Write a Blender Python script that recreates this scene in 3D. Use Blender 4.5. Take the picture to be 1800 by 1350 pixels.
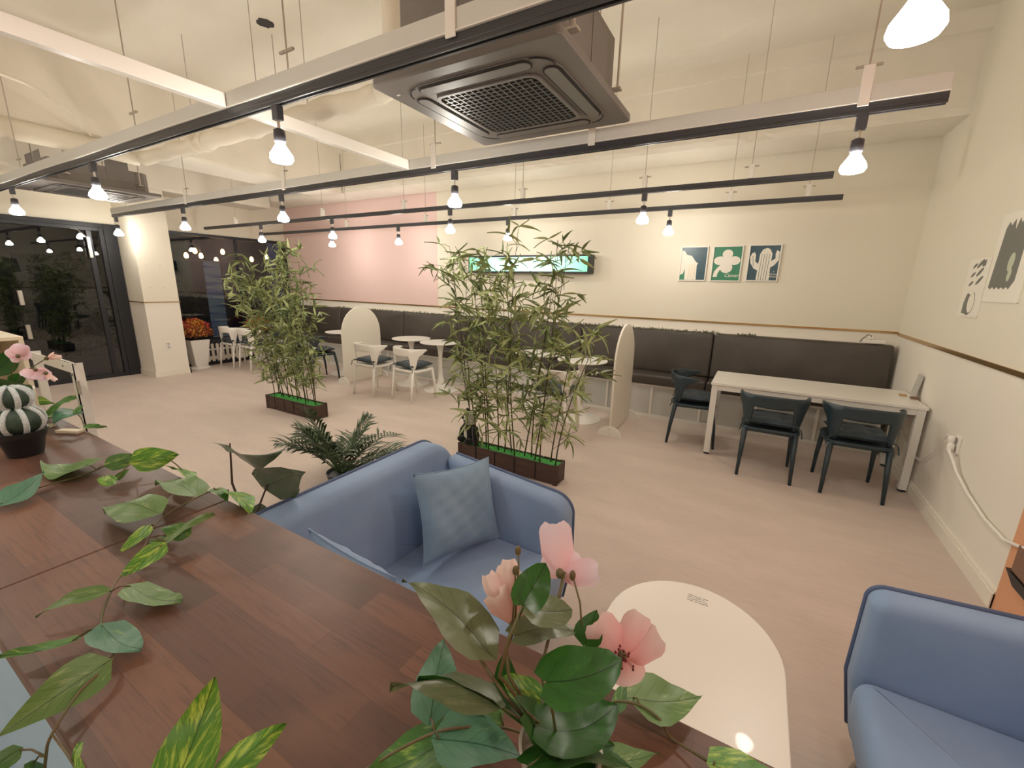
import bpy, bmesh, math, random
from mathutils import Vector, Matrix, Euler
random.seed(7)
PI=math.pi
for o in list(bpy.data.objects): bpy.data.objects.remove(o)
SC=bpy.context.scene; C=SC.collection
# ---------------- camera ----------------
cd=bpy.data.cameras.new('camera'); cam=bpy.data.objects.new('camera',cd); C.objects.link(cam); SC.camera=cam
cd.sensor_width=36; cd.sensor_fit='HORIZONTAL'; cd.lens=36*744.918/1800; cd.clip_start=.02; cd.clip_end=200
def cam_axes(yaw,pit,rol):
    cy,sy,cp,sp=math.cos(yaw),math.sin(yaw),math.cos(pit),math.sin(pit)
    f=Vector((sy*cp,cy*cp,-sp)); r=Vector((cy,-sy,0)); d=f.cross(r)
    return r*math.cos(rol)+d*math.sin(rol), d*math.cos(rol)-r*math.sin(rol), f
r_,d_,f_=cam_axes(math.radians(-29.6926),math.radians(13.2646),math.radians(-1.27577))
mw=Matrix.Identity(4)
for i in range(3): mw[i][0]=r_[i]; mw[i][1]=-d_[i]; mw[i][2]=-f_[i]
mw[2][3]=1.6; cam.matrix_world=mw
# ---------------- world / exposure ----------------
w=bpy.data.worlds.new('night_sky'); SC.world=w; w.use_nodes=True
w.node_tree.nodes['Background'].inputs[0].default_value=(.03,.04,.07,1); w.node_tree.nodes['Background'].inputs[1].default_value=.35
SC.view_settings.view_transform='Standard'; SC.view_settings.look='None'; SC.view_settings.gamma=1; SC.view_settings.use_curve_mapping=False
SC.view_settings.exposure=1.55
BULB_STRENGTH=45.0
# ---------------- materials ----------------
def mat(name,col,rough=.6,metal=0,spec=.5,col2=None,scale=8,stretch=(1,1,1),bump=0,bscale=60,emis=None,estr=0,sheen=0,trans=0,coat=0,detail=4,lo=.35,hi=.65,sss=0,bd=.004,coord='Object'):
    m=bpy.data.materials.new(name); m.use_nodes=True; nt=m.node_tree; b=nt.nodes['Principled BSDF']
    b.inputs['Base Color'].default_value=(*col,1); b.inputs['Roughness'].default_value=rough; b.inputs['Metallic'].default_value=metal
    b.inputs['Specular IOR Level'].default_value=spec; b.inputs['Sheen Weight'].default_value=sheen; b.inputs['Coat Weight'].default_value=coat
    if sheen: b.inputs['Sheen Roughness'].default_value=.4
    if trans: b.inputs['Transmission Weight'].default_value=trans
    if sss: b.inputs['Subsurface Weight'].default_value=sss; b.inputs['Subsurface Scale'].default_value=.02
    if emis: b.inputs['Emission Color'].default_value=(*emis,1); b.inputs['Emission Strength'].default_value=estr
    tc=nt.nodes.new('ShaderNodeTexCoord'); mp=nt.nodes.new('ShaderNodeMapping'); mp.inputs['Scale'].default_value=stretch
    nt.links.new(tc.outputs[coord],mp.inputs[0])
    if col2:
        n=nt.nodes.new('ShaderNodeTexNoise'); n.inputs['Scale'].default_value=scale; n.inputs['Detail'].default_value=detail
        nt.links.new(mp.outputs[0],n.inputs['Vector'])
        r=nt.nodes.new('ShaderNodeValToRGB'); r.color_ramp.elements[0].position=lo; r.color_ramp.elements[1].position=hi
        r.color_ramp.elements[0].color=(*col,1); r.color_ramp.elements[1].color=(*col2,1)
        nt.links.new(n.outputs['Fac'],r.inputs[0]); nt.links.new(r.outputs[0],b.inputs['Base Color'])
    if bump:
        n2=nt.nodes.new('ShaderNodeTexNoise'); n2.inputs['Scale'].default_value=bscale; n2.inputs['Detail'].default_value=5
        nt.links.new(mp.outputs[0],n2.inputs['Vector'])
        bp=nt.nodes.new('ShaderNodeBump'); bp.inputs['Strength'].default_value=bump; bp.inputs['Distance'].default_value=bd
        nt.links.new(n2.outputs['Fac'],bp.inputs['Height']); nt.links.new(bp.outputs[0],b.inputs['Normal'])
    return m
def N(nt,t,**k):
    n=nt.nodes.new(t)
    for a,v in k.items(): setattr(n,a,v)
    return n
def mth(nt,op,a,b=None,clamp=False):
    n=nt.nodes.new('ShaderNodeMath'); n.operation=op; n.use_clamp=clamp
    for i,x in enumerate((a,b)):
        if x is None: continue
        if isinstance(x,(int,float)): n.inputs[i].default_value=x
        else: nt.links.new(x,n.inputs[i])
    return n.outputs[0]
def mixc(nt,f,a,b):
    n=nt.nodes.new('ShaderNodeMix'); n.data_type='RGBA'
    for i,x in ((0,f),(6,a),(7,b)):
        if isinstance(x,tuple): n.inputs[i].default_value=(*x,1)
        elif isinstance(x,(int,float)): n.inputs[i].default_value=x
        else: nt.links.new(x,n.inputs[i])
    return n.outputs[2]
M={}
M['ceil']=mat('ceiling_paint',(.76,.71,.60),.75,col2=(.81,.76,.66),scale=1.3,bump=.5,bscale=5,bd=.02)
M['beam']=mat('beam_plaster',(.79,.74,.64),.75,col2=(.85,.80,.70),scale=2,bump=.5,bscale=9,bd=.012)
M['pipe']=mat('pipe_wrap',(.79,.73,.60),.6,bump=.6,bscale=14,bd=.01)
M['white']=mat('white_laminate',(.84,.81,.75),.32,coat=.1)
M['cream']=mat('cream_board',(.84,.79,.69),.45)
M['whiteplastic']=mat('white_plastic',(.86,.83,.77),.35)
M['metalwhite']=mat('white_powder_coat',(.78,.76,.71),.4)
M['greyw']=mat('bar_paint',(.66,.66,.62),.45)
M['track']=mat('track_black',(.045,.045,.05),.35)
M['rod']=mat('threaded_rod',(.50,.45,.38),.5,metal=.2)
M['lampcan']=mat('lamp_can',(.05,.05,.06),.35)
M['bulb']=mat('bulb_glass',(1,1,1),.3,emis=(1,.93,.83),estr=BULB_STRENGTH)
M['ac']=mat('ac_grey_brown',(.17,.155,.145),.45,col2=(.20,.18,.165),scale=3)
M['acbody']=mat('ac_body_grey',(.17,.15,.135),.5,col2=(.2,.18,.16),scale=4)
M['acdark']=mat('ac_void',(.02,.018,.016),.7)
M['acgrid']=mat('ac_grid',(.085,.08,.078),.4)
M['dark']=mat('dark_leather',(.058,.048,.040),.42,col2=(.078,.064,.054),scale=3,bump=.3,bscale=90,bd=.002)
M['navy']=mat('navy_velvet',(.012,.022,.032),.6,sheen=.12,col2=(.022,.042,.058),scale=14)
M['darkplastic']=mat('teal_black_plastic',(.022,.04,.052),.38)
M['blackrubber']=mat('black_rubber',(.015,.015,.015),.6)
M['gold']=mat('gold_strip',(.55,.36,.15),.22,metal=.9)
M['blue']=mat('blue_velvet',(.21,.315,.50),.8,sheen=.2,col2=(.27,.38,.575),scale=3.2,lo=.3,hi=.7,bump=.12,bscale=30,bd=.003)
M['blue2']=mat('blue_satin',(.165,.275,.41),.55,sheen=.2,col2=(.225,.345,.49),scale=4,bump=.2,bscale=9,bd=.01)
M['piping']=mat('dark_blue_piping',(.09,.13,.24),.7)
M['wooddark']=mat('dark_stained_wood',(.045,.024,.018),.55,col2=(.075,.04,.03),scale=5,stretch=(1,1,9),bump=.3,bscale=30)
M['moss']=mat('green_turf',(.05,.30,.05),.9,col2=(.10,.50,.12),scale=60,bump=1,bscale=120,bd=.01)
M['stalk']=mat('bamboo_stalk',(.045,.028,.014),.5,col2=(.10,.11,.03),scale=5,stretch=(1,1,1))
M['bleaf']=mat('bamboo_leaf',(.24,.31,.10),.45,col2=(.50,.54,.26),scale=9,lo=.3,hi=.7)
M['bleaf2']=mat('bamboo_leaf_dark',(.10,.15,.05),.45,col2=(.28,.34,.13),scale=9,lo=.3,hi=.7)
M['palm']=mat('palm_leaf',(.02,.045,.015),.45,col2=(.06,.11,.035),scale=6)
M['darkleaf']=mat('dark_leaf',(.02,.04,.022),.28,col2=(.055,.09,.04),scale=9)
M['vine']=mat('vine_stem',(.10,.11,.04),.5,col2=(.16,.10,.05),scale=12)
M['brownstem']=mat('brown_stem',(.07,.04,.025),.5)
M['pot']=mat('black_pot',(.012,.012,.014),.35)
M['ceramic']=mat('white_ceramic',(.80,.77,.72),.25,coat=.4)
M['red']=mat('red_foliage',(.50,.03,.04),.7,col2=(.65,.12,.08),scale=12)
M['orange']=mat('orange_foliage',(.55,.17,.02),.7,col2=(.62,.32,.05),scale=12)
M['brownleaf']=mat('brown_foliage',(.13,.035,.015),.8,col2=(.25,.08,.03),scale=12)
M['panelgrey']=mat('frosted_panel',(.56,.56,.53),.35,col2=(.64,.63,.59),scale=2)
M['frameblack']=mat('black_aluminium',(.028,.03,.036),.35,metal=.3)
M['steel']=mat('brushed_steel',(.62,.60,.55),.3,metal=.8)
M['plush_black']=mat('black_plush',(.008,.008,.009),.95,sheen=.4,bump=.8,bscale=150)
M['plush_white']=mat('cream_plush',(.68,.66,.55),.95,sheen=.4,bump=.8,bscale=150)
M['soil']=mat('dark_soil',(.02,.015,.01),.9,bump=.6,bscale=60)
M['peach']=mat('peach_paint',(.72,.36,.20),.6)
M['brown']=mat('brown_box',(.22,.12,.08),.5)
M['ink']=mat('print_grey',(.16,.15,.15),.6)
M['cactus']=mat('cactus_green',(.02,.045,.03),.7,col2=(.05,.085,.06),scale=40)
M['fuzz']=mat('cactus_fuzz',(.62,.70,.72),.95,bump=1,bscale=200)
M['crate']=mat('cream_wood',(.74,.66,.50),.5,col2=(.78,.71,.56),scale=3,stretch=(1,6,1))
M['grass']=mat('dried_grass',(.10,.11,.06),.7,col2=(.2,.2,.12),scale=20)
M['asphalt']=mat('night_pavement',(.05,.05,.055),.8,col2=(.08,.08,.08),scale=2)
M['facade']=mat('night_facade',(.10,.09,.08),.8,col2=(.15,.13,.11),scale=1)
M['hedge']=mat('night_hedge',(.03,.05,.025),.9,bump=1,bscale=20,bd=.03)
M['warmbulb']=mat('warm_bulb',(1,.7,.3),.3,emis=(1,.55,.18),estr=6)
M['banner']=mat('blue_white_banner',(.35,.45,.62),.7,col2=(.12,.2,.5),scale=3,stretch=(.2,.2,2.2),lo=.48,hi=.55)
M['stamen']=mat('dark_stamen',(.16,.01,.02),.6)
M['paper']=mat('poster_cream',(.84,.80,.70),.6)
M['green']=mat('poster_green',(.04,.22,.12),.35)
M['navyp']=mat('poster_navy',(.025,.075,.10),.35)
M['tealp']=mat('poster_teal',(.03,.12,.14),.35)
M['greyp']=mat('poster_grey',(.17,.17,.15),.6)
M['greenp']=mat('poster_green_grey',(.19,.20,.16),.6)
M['paleg']=mat('poster_pale_green',(.52,.56,.42),.6)
M['whitefr']=mat('white_frame',(.80,.77,.70),.35)
M['card']=mat('grey_card',(.48,.46,.43),.6,col2=(.56,.54,.5),scale=9)
def wallmat(name,upper,lower,zs,pink=None,px=0):
    m=mat(name,upper,.7,bump=.15,bscale=12,bd=.004); nt=m.node_tree; b=nt.nodes['Principled BSDF']
    g=N(nt,'ShaderNodeNewGeometry'); s=N(nt,'ShaderNodeSeparateXYZ'); nt.links.new(g.outputs['Position'],s.inputs[0])
    c=upper
    if pink: c=mixc(nt,mth(nt,'LESS_THAN',s.outputs[0],px),upper,pink)
    nt.links.new(mixc(nt,mth(nt,'GREATER_THAN',s.outputs[2],zs),lower,c),b.inputs['Base Color']); return m
UP=(.79,.74,.62); LW=(.84,.79,.70)
M['wallback']=wallmat('back_wall_paint',UP,LW,1.2,(.78,.58,.54),-4.76)
M['wall']=wallmat('wall_paint',UP,LW,1.2)
def floor_mat():
    m=mat('pinkish_floor',(.60,.50,.44),.75,col2=(.67,.56,.495),scale=2.2,stretch=(.7,2.2,1),detail=8,lo=.3,hi=.7,bump=.25,bscale=180,bd=.002)
    nt=m.node_tree; b=nt.nodes['Principled BSDF']; base=b.inputs['Base Color'].links[0].from_socket
    g=N(nt,'ShaderNodeNewGeometry'); n=N(nt,'ShaderNodeTexNoise'); n.inputs['Scale'].default_value=60
    mp=N(nt,'ShaderNodeMapping'); mp.inputs['Scale'].default_value=(.15,1,1); nt.links.new(g.outputs['Position'],mp.inputs[0]); nt.links.new(mp.outputs[0],n.inputs['Vector'])
    r=mth(nt,'MULTIPLY',mth(nt,'SUBTRACT',n.outputs['Fac'],.42,True),.9)
    nt.links.new(mixc(nt,r,base,(.50,.42,.38)),b.inputs['Base Color']); return m
M['floor']=floor_mat()
def wood_mat():
    m=bpy.data.materials.new('walnut_butcher_block'); m.use_nodes=True; nt=m.node_tree; b=nt.nodes['Principled BSDF']
    g=N(nt,'ShaderNodeNewGeometry'); mp=N(nt,'ShaderNodeMapping'); nt.links.new(g.outputs['Position'],mp.inputs[0])
    br=N(nt,'ShaderNodeTexBrick'); nt.links.new(mp.outputs[0],br.inputs['Vector'])
    br.inputs['Scale'].default_value=1; br.inputs['Brick Width'].default_value=.42; br.inputs['Row Height'].default_value=.056; br.inputs['Mortar Size'].default_value=.0004; br.inputs['Bias'].default_value=0
    br.inputs['Color1'].default_value=(.185,.082,.050,1); br.inputs['Color2'].default_value=(.085,.042,.030,1); br.inputs['Mortar'].default_value=(.08,.04,.025,1)
    br.offset=.37
    m2=N(nt,'ShaderNodeMapping'); m2.inputs['Scale'].default_value=(4,60,60); nt.links.new(g.outputs['Position'],m2.inputs[0])
    n=N(nt,'ShaderNodeTexNoise'); n.inputs['Scale'].default_value=2.2; n.inputs['Detail'].default_value=9; n.inputs['Roughness'].default_value=.65; nt.links.new(m2.outputs[0],n.inputs['Vector'])
    n3=N(nt,'ShaderNodeTexNoise'); n3.inputs['Scale'].default_value=5; nt.links.new(g.outputs['Position'],n3.inputs['Vector'])
    c=mixc(nt,mth(nt,'MULTIPLY',mth(nt,'SUBTRACT',n.outputs['Fac'],.50,True),3.0,True),br.outputs[0],(.05,.03,.024))
    c=mixc(nt,mth(nt,'MULTIPLY',mth(nt,'SUBTRACT',n3.outputs['Fac'],.5,True),1.6,True),c,(.24,.125,.078))
    nt.links.new(c,b.inputs['Base Color']); b.inputs['Roughness'].default_value=.42; b.inputs['Specular IOR Level'].default_value=.5
    bp=N(nt,'ShaderNodeBump'); bp.inputs['Strength'].default_value=.25; bp.inputs['Distance'].default_value=.001; nt.links.new(n.outputs['Fac'],bp.inputs['Height']); nt.links.new(bp.outputs[0],b.inputs['Normal'])
    return m
M['counter']=wood_mat()
def leaf_mat(name,dark,light,streak,amt,rough=.38,off=0):
    m=bpy.data.materials.new(name); m.use_nodes=True; nt=m.node_tree; b=nt.nodes['Principled BSDF']
    uv=N(nt,'ShaderNodeUVMap'); uv.uv_map='UVMap'; s=N(nt,'ShaderNodeSeparateXYZ'); nt.links.new(uv.outputs[0],s.inputs[0])
    ax=mth(nt,'ABSOLUTE',mth(nt,'SUBTRACT',s.outputs[0],.5)); # 0 midrib
    oi=N(nt,'ShaderNodeObjectInfo')
    cx=N(nt,'ShaderNodeCombineXYZ'); nt.links.new(mth(nt,'MULTIPLY',s.outputs[0],3.6),cx.inputs[0])
    nt.links.new(mth(nt,'SUBTRACT',mth(nt,'MULTIPLY',s.outputs[1],3.2),mth(nt,'MULTIPLY',ax,4.5)),cx.inputs[1]); nt.links.new(mth(nt,'ADD',mth(nt,'MULTIPLY',oi.outputs['Random'],40),off),cx.inputs[2])
    n=N(nt,'ShaderNodeTexNoise'); n.inputs['Scale'].default_value=1.3; n.inputs['Detail'].default_value=5; n.inputs['Roughness'].default_value=.7; nt.links.new(cx.outputs[0],n.inputs['Vector'])
    f=mth(nt,'MULTIPLY',mth(nt,'SUBTRACT',n.outputs['Fac'],.62-amt),7,True)
    n2=N(nt,'ShaderNodeTexNoise'); n2.inputs['Scale'].default_value=.8; nt.links.new(cx.outputs[0],n2.inputs['Vector'])
    c=mixc(nt,n2.outputs['Fac'],dark,light)
    c=mixc(nt,mth(nt,'MULTIPLY',f,.85),c,streak)
    vein=mth(nt,'LESS_THAN',ax,.012)
    wv=mth(nt,'FRACT',mth(nt,'SUBTRACT',mth(nt,'MULTIPLY',s.outputs[1],6),mth(nt,'MULTIPLY',ax,5)))
    v2=mth(nt,'MULTIPLY',mth(nt,'LESS_THAN',wv,.07),mth(nt,'LESS_THAN',ax,.30))
    c=mixc(nt,mth(nt,'MULTIPLY',mth(nt,'MAXIMUM',vein,mth(nt,'MULTIPLY',v2,.5)),.75),c,tuple(x*.35 for x in dark))
    nt.links.new(c,b.inputs['Base Color']); b.inputs['Roughness'].default_value=rough; b.inputs['Specular IOR Level'].default_value=.5
    tr=N(nt,'ShaderNodeBsdfTranslucent'); nt.links.new(c,tr.inputs[0]); ms=N(nt,'ShaderNodeMixShader'); ms.inputs[0].default_value=.2
    nt.links.new(b.outputs[0],ms.inputs[1]); nt.links.new(tr.outputs[0],ms.inputs[2]); nt.links.new(ms.outputs[0],nt.nodes['Material Output'].inputs[0])
    bp=N(nt,'ShaderNodeBump'); bp.inputs['Strength'].default_value=.5; bp.inputs['Distance'].default_value=.002; nt.links.new(wv,bp.inputs['Height']); nt.links.new(bp.outputs[0],b.inputs['Normal'])
    return m
M['pothos']=leaf_mat('pothos_green',(.05,.17,.03),(.11,.26,.06),(.42,.58,.12),.08)
M['pothos_bright']=leaf_mat('pothos_lime',(.05,.20,.015),(.13,.34,.04),(.50,.68,.10),.14)
M['pothos_blue']=leaf_mat('pothos_blue_green',(.06,.19,.12),(.14,.32,.20),(.30,.46,.16),.02)
M['pothos_pale']=leaf_mat('pothos_pale',(.09,.19,.05),(.19,.32,.10),(.42,.50,.24),.06)
M['arrleaf']=leaf_mat('waxy_dark_green',(.015,.07,.012),(.04,.16,.02),(.08,.24,.03),.0,.3)
M['arrleaf_grey']=leaf_mat('waxy_grey_green',(.09,.12,.055),(.19,.23,.12),(.30,.32,.18),.05,.28)
def petal_mat(name,a,b_):
    m=bpy.data.materials.new(name); m.use_nodes=True; nt=m.node_tree; b=nt.nodes['Principled BSDF']
    uv=N(nt,'ShaderNodeUVMap'); uv.uv_map='UVMap'; s=N(nt,'ShaderNodeSeparateXYZ'); nt.links.new(uv.outputs[0],s.inputs[0])
    c=mixc(nt,s.outputs[1],b_,a); nt.links.new(c,b.inputs['Base Color']); b.inputs['Roughness'].default_value=.6
    tr=N(nt,'ShaderNodeBsdfTranslucent'); nt.links.new(c,tr.inputs[0]); ms=N(nt,'ShaderNodeMixShader'); ms.inputs[0].default_value=.35
    nt.links.new(b.outputs[0],ms.inputs[1]); nt.links.new(tr.outputs[0],ms.inputs[2]); nt.links.new(ms.outputs[0],nt.nodes['Material Output'].inputs[0]); return m
M['petal_lilac']=petal_mat('petal_pink_lilac',(.88,.74,.83),(.88,.58,.62))
M['petal_peach']=petal_mat('petal_peach',(.90,.74,.70),(.86,.54,.46))
M['petal_pink']=petal_mat('petal_pink',(.84,.64,.63),(.82,.38,.38))
def glass_mat():
    m=bpy.data.materials.new('window_glass'); m.use_nodes=True; nt=m.node_tree; nt.nodes.remove(nt.nodes['Principled BSDF'])
    g=N(nt,'ShaderNodeBsdfGlossy'); g.inputs['Roughness'].default_value=0; g.inputs['Color'].default_value=(.9,.9,.9,1)
    t=N(nt,'ShaderNodeBsdfTransparent'); t.inputs[0].default_value=(.75,.78,.78,1); fr=N(nt,'ShaderNodeFresnel'); fr.inputs[0].default_value=1.5
    ms=N(nt,'ShaderNodeMixShader'); nt.links.new(mth(nt,'MULTIPLY',fr.outputs[0],1.4,True),ms.inputs[0]); nt.links.new(t.outputs[0],ms.inputs[1]); nt.links.new(g.outputs[0],ms.inputs[2]); nt.links.new(ms.outputs[0],nt.nodes['Material Output'].inputs[0]); return m
M['glass']=glass_mat()
def sign_mat():
    m=bpy.data.materials.new('lit_green_sign'); m.use_nodes=True; nt=m.node_tree; b=nt.nodes['Principled BSDF']
    tc=N(nt,'ShaderNodeTexCoord'); s=N(nt,'ShaderNodeSeparateXYZ'); nt.links.new(tc.outputs['Object'],s.inputs[0])
    f=mth(nt,'POWER',mth(nt,'DIVIDE',mth(nt,'ABSOLUTE',s.outputs[0]),1.0),2.5)
    c=mixc(nt,f,(.42,.85,.72),(.12,.62,.26)); nt.links.new(c,b.inputs['Emission Color']); b.inputs['Emission Strength'].default_value=.5
    nt.links.new(c,b.inputs['Base Color']); return m
M['sign']=sign_mat()
# ---------------- mesh helpers ----------------
class MB:
    def __init__(s): s.v=[]; s.f=[]; s.uv={}
    def add(s,vs,fs):
        o=len(s.v); s.v+=[tuple(v) for v in vs]; s.f+=[tuple(i+o for i in f) for f in fs]; return s
    def box(s,x0,x1,y0,y1,z0,z1):
        return s.add([(x,y,z) for x in (x0,x1) for y in (y0,y1) for z in (z0,z1)],[(0,1,3,2),(4,6,7,5),(0,4,5,1),(2,3,7,6),(0,2,6,4),(1,5,7,3)])
    def hull8(s,p):  # bottom 4 ccw, top 4 ccw
        return s.add(p,[(3,2,1,0),(4,5,6,7),(0,1,5,4),(1,2,6,5),(2,3,7,6),(3,0,4,7)])
    def tube(s,pts,r,seg=8,cap=True):
        pts=[Vector(p) for p in pts]; n=len(pts); rs=r if isinstance(r,(list,tuple)) else [r]*n
        vs=[]; up=None
        for i,p in enumerate(pts):
            d=(pts[min(i+1,n-1)]-pts[max(i-1,0)]); d=d.normalized() if d.length>1e-9 else Vector((0,0,1))
            if up is None: a=Vector((0,0,1)) if abs(d.z)<.9 else Vector((1,0,0)); up=d.cross(a).normalized()
            else: up=(up-d*up.dot(d)); up=up.normalized() if up.length>1e-6 else d.orthogonal().normalized()
            b=d.cross(up)
            for k in range(seg): a=2*PI*k/seg; vs.append(p+(up*math.cos(a)+b*math.sin(a))*rs[i])
        fs=[(i*seg+k,i*seg+(k+1)%seg,(i+1)*seg+(k+1)%seg,(i+1)*seg+k) for i in range(n-1) for k in range(seg)]
        if cap: fs+=[tuple(range(seg))[::-1],tuple((n-1)*seg+k for k in range(seg))]
        return s.add(vs,fs)
    def lathe(s,prof,seg=24,c=(0,0,0)):
        vs=[];n=len(prof)
        for r,z in prof:
            for k in range(seg): a=2*PI*k/seg; vs.append((c[0]+r*math.cos(a),c[1]+r*math.sin(a),c[2]+z))
        fs=[(i*seg+k,i*seg+(k+1)%seg,(i+1)*seg+(k+1)%seg,(i+1)*seg+k) for i in range(n-1) for k in range(seg)]
        fs+=[tuple(range(seg))[::-1],tuple((n-1)*seg+k for k in range(seg))]
        return s.add(vs,fs)
    def grid(s,fn,nu,nv,closed=False):
        vs=[fn(i/nu,j/nv) for i in range(nu+1) for j in range(nv+1)]
        return s.add(vs,[(i*(nv+1)+j,(i+1)*(nv+1)+j,(i+1)*(nv+1)+j+1,i*(nv+1)+j+1) for i in range(nu) for j in range(nv)])
    def prism(s,poly,t0,t1,mp):
        n=len(poly); vs=[mp(u,v,t0) for u,v in poly]+[mp(u,v,t1) for u,v in poly]
        return s.add(vs,[tuple(range(n))[::-1],tuple(range(n,2*n))]+[(i,(i+1)%n,n+(i+1)%n,n+i) for i in range(n)])
    def padded(s,out,T,r,bulge,mp,n=4):
        # puffed slab: convex ccw outline, thickness T, edge radius r
        o2=[]
        for i in range(len(out)):
            a=Vector(out[i]); b_=Vector(out[(i+1)%len(out)]); q=max(1,int((b_-a).length/.05))
            if (b_-a).length<1e-5: continue
            o2+=[a.lerp(b_,k/q) for k in range(q)]
        m=len(o2); P=o2; cen=sum(P,Vector((0,0)))/m; nr=[]
        for i in range(m):
            e=(P[(i+1)%m]-P[i-1]).normalized(); nr.append(Vector((-e.y,e.x)))
        def ring(inset,sc,w): return [mp(*( (cen+(P[i]+nr[i]*inset-cen)*sc) ),w) for i in range(m)]
        half=[]
        for k in range(n+1):
            a=k/n*PI/2; half.append((r*(1-math.cos(a)),1,T/2-r+r*math.sin(a)))
        for sc in (.82,.6,.35): half.append((r,sc,T/2+bulge*(1-sc*sc)))
        rings=[(i,c,-w) for i,c,w in reversed(half)]+half
        vs=[mp(cen.x,cen.y,-T/2-bulge)]
        for a in rings: vs+=ring(*a)
        vs.append(mp(cen.x,cen.y,T/2+bulge)); R=len(rings)
        fs=[(0,1+(i+1)%m,1+i) for i in range(m)]
        for q in range(R-1):
            fs+=[(1+q*m+i,1+q*m+(i+1)%m,1+(q+1)*m+(i+1)%m,1+(q+1)*m+i) for i in range(m)]
        last=1+R*m; fs+=[(1+(R-1)*m+i,1+(R-1)*m+(i+1)%m,last) for i in range(m)]
        return s.add(vs,fs)
    def mesh(s,name,smooth=False,bev=0,fixn=True,bseg=2):
        me=bpy.data.meshes.new(name); me.from_pydata(s.v,[],s.f)
        if fixn or bev:
            b=bmesh.new(); b.from_mesh(me)
            if fixn: bmesh.ops.recalc_face_normals(b,faces=b.faces)
            if bev: bmesh.ops.bevel(b,geom=[e for e in b.edges if len(e.link_faces)==2 and e.calc_face_angle(0)>.6],offset=bev,segments=bseg,affect='EDGES',profile=.5,clamp_overlap=True)
            b.to_mesh(me); b.free()
        if smooth:
            me.polygons.foreach_set('use_smooth',[True]*len(me.polygons))
            if bev or smooth=='auto': 
                try: me.set_sharp_from_angle(angle=math.radians(40))
                except Exception: pass
        return me
def part(name,mb,m,parent=None,smooth=False,bev=0,label=None,kind=None,fixn=True):
    me=mb.mesh(name,smooth,bev,fixn); me.materials.append(M[m] if isinstance(m,str) else m)
    o=bpy.data.objects.new(name,me); C.objects.link(o)
    if parent is not None: o.parent=parent
    if label: o['label']=label
    if kind: o['kind']=kind
    return o
def tag(o,label,cat,group=None):
    o['label']=label; o['category']=cat
    if group: o['group']=group
    return o
def thing(name,label,cat,loc=(0,0,0),rz=0,group=None):
    o=bpy.data.objects.new(name,None); C.objects.link(o); o.location=loc; o.rotation_euler=(0,0,rz); o.empty_display_size=.05
    return tag(o,label,cat,group)
def solo(name,mb,m,label,cat,loc=None,group=None,**k):
    o=part(name,mb,m,**k); 
    if loc: o.location=loc
    return tag(o,label,cat,group)
def struct(name,mb,m,parent=None,**k):
    o=part(name,mb,m,parent,**k)
    if parent is None: o['kind']='structure'
    return o
def dup(o,parent=None,root=True):
    c=o.copy(); C.objects.link(c)
    if parent is not None: c.parent=parent
    for ch in KIDS.get(o.name,[]) if KIDS else o.children: dup(ch,c,False)
    return c
KIDS=None
def place(o,loc,rz,label,group=None,cat=None):
    o.location=loc; o.rotation_euler=(0,0,rz); o['label']=label
    if group: o['group']=group
    return o
def circ(r,n=32,ry=None,c=(0,0)): return [(c[0]+r*math.cos(2*PI*k/n),c[1]+(ry or r)*math.sin(2*PI*k/n)) for k in range(n)]
def rrect(w,h,r,n=5,c=(0,0)):
    o=[]
    for cx,cy,a0 in ((w/2-r,h/2-r,0),(-w/2+r,h/2-r,90),(-w/2+r,-h/2+r,180),(w/2-r,-h/2+r,270)):
        for k in range(n+1): a=math.radians(a0+90*k/n); o.append((c[0]+cx+r*math.cos(a),c[1]+cy+r*math.sin(a)))
    return o
XY=lambda u,v,w:(u,v,w)
XZ=lambda y:(lambda u,v,w:(u,y+w,v))
YZ=lambda x:(lambda u,v,w:(x+w,u,v))
VINE_UPPER=[
 ((-1.626,0.210,1.020),(-1.713,0.309,1.050),(0.050,0.045,-0.006)),
 ((-1.701,0.395,1.040),(-1.909,0.345,1.020),(-0.025,0.105,0.000)),
 ((-1.646,0.425,1.040),(-1.655,0.507,1.040),(0.019,0.002,-0.041)),
 ((-1.555,0.460,1.060),(-1.559,0.575,1.040),(0.030,-0.010,-0.063)),
 ((-1.486,0.525,1.030),(-1.356,0.526,1.010),(0.005,-0.057,0.032)),
 ((-1.533,0.402,1.020),(-1.585,0.384,1.030),(-0.009,0.030,0.011)),
 ((-1.564,0.417,1.020),(-1.562,0.450,1.040),(0.009,0.007,-0.013)),
]
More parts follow.
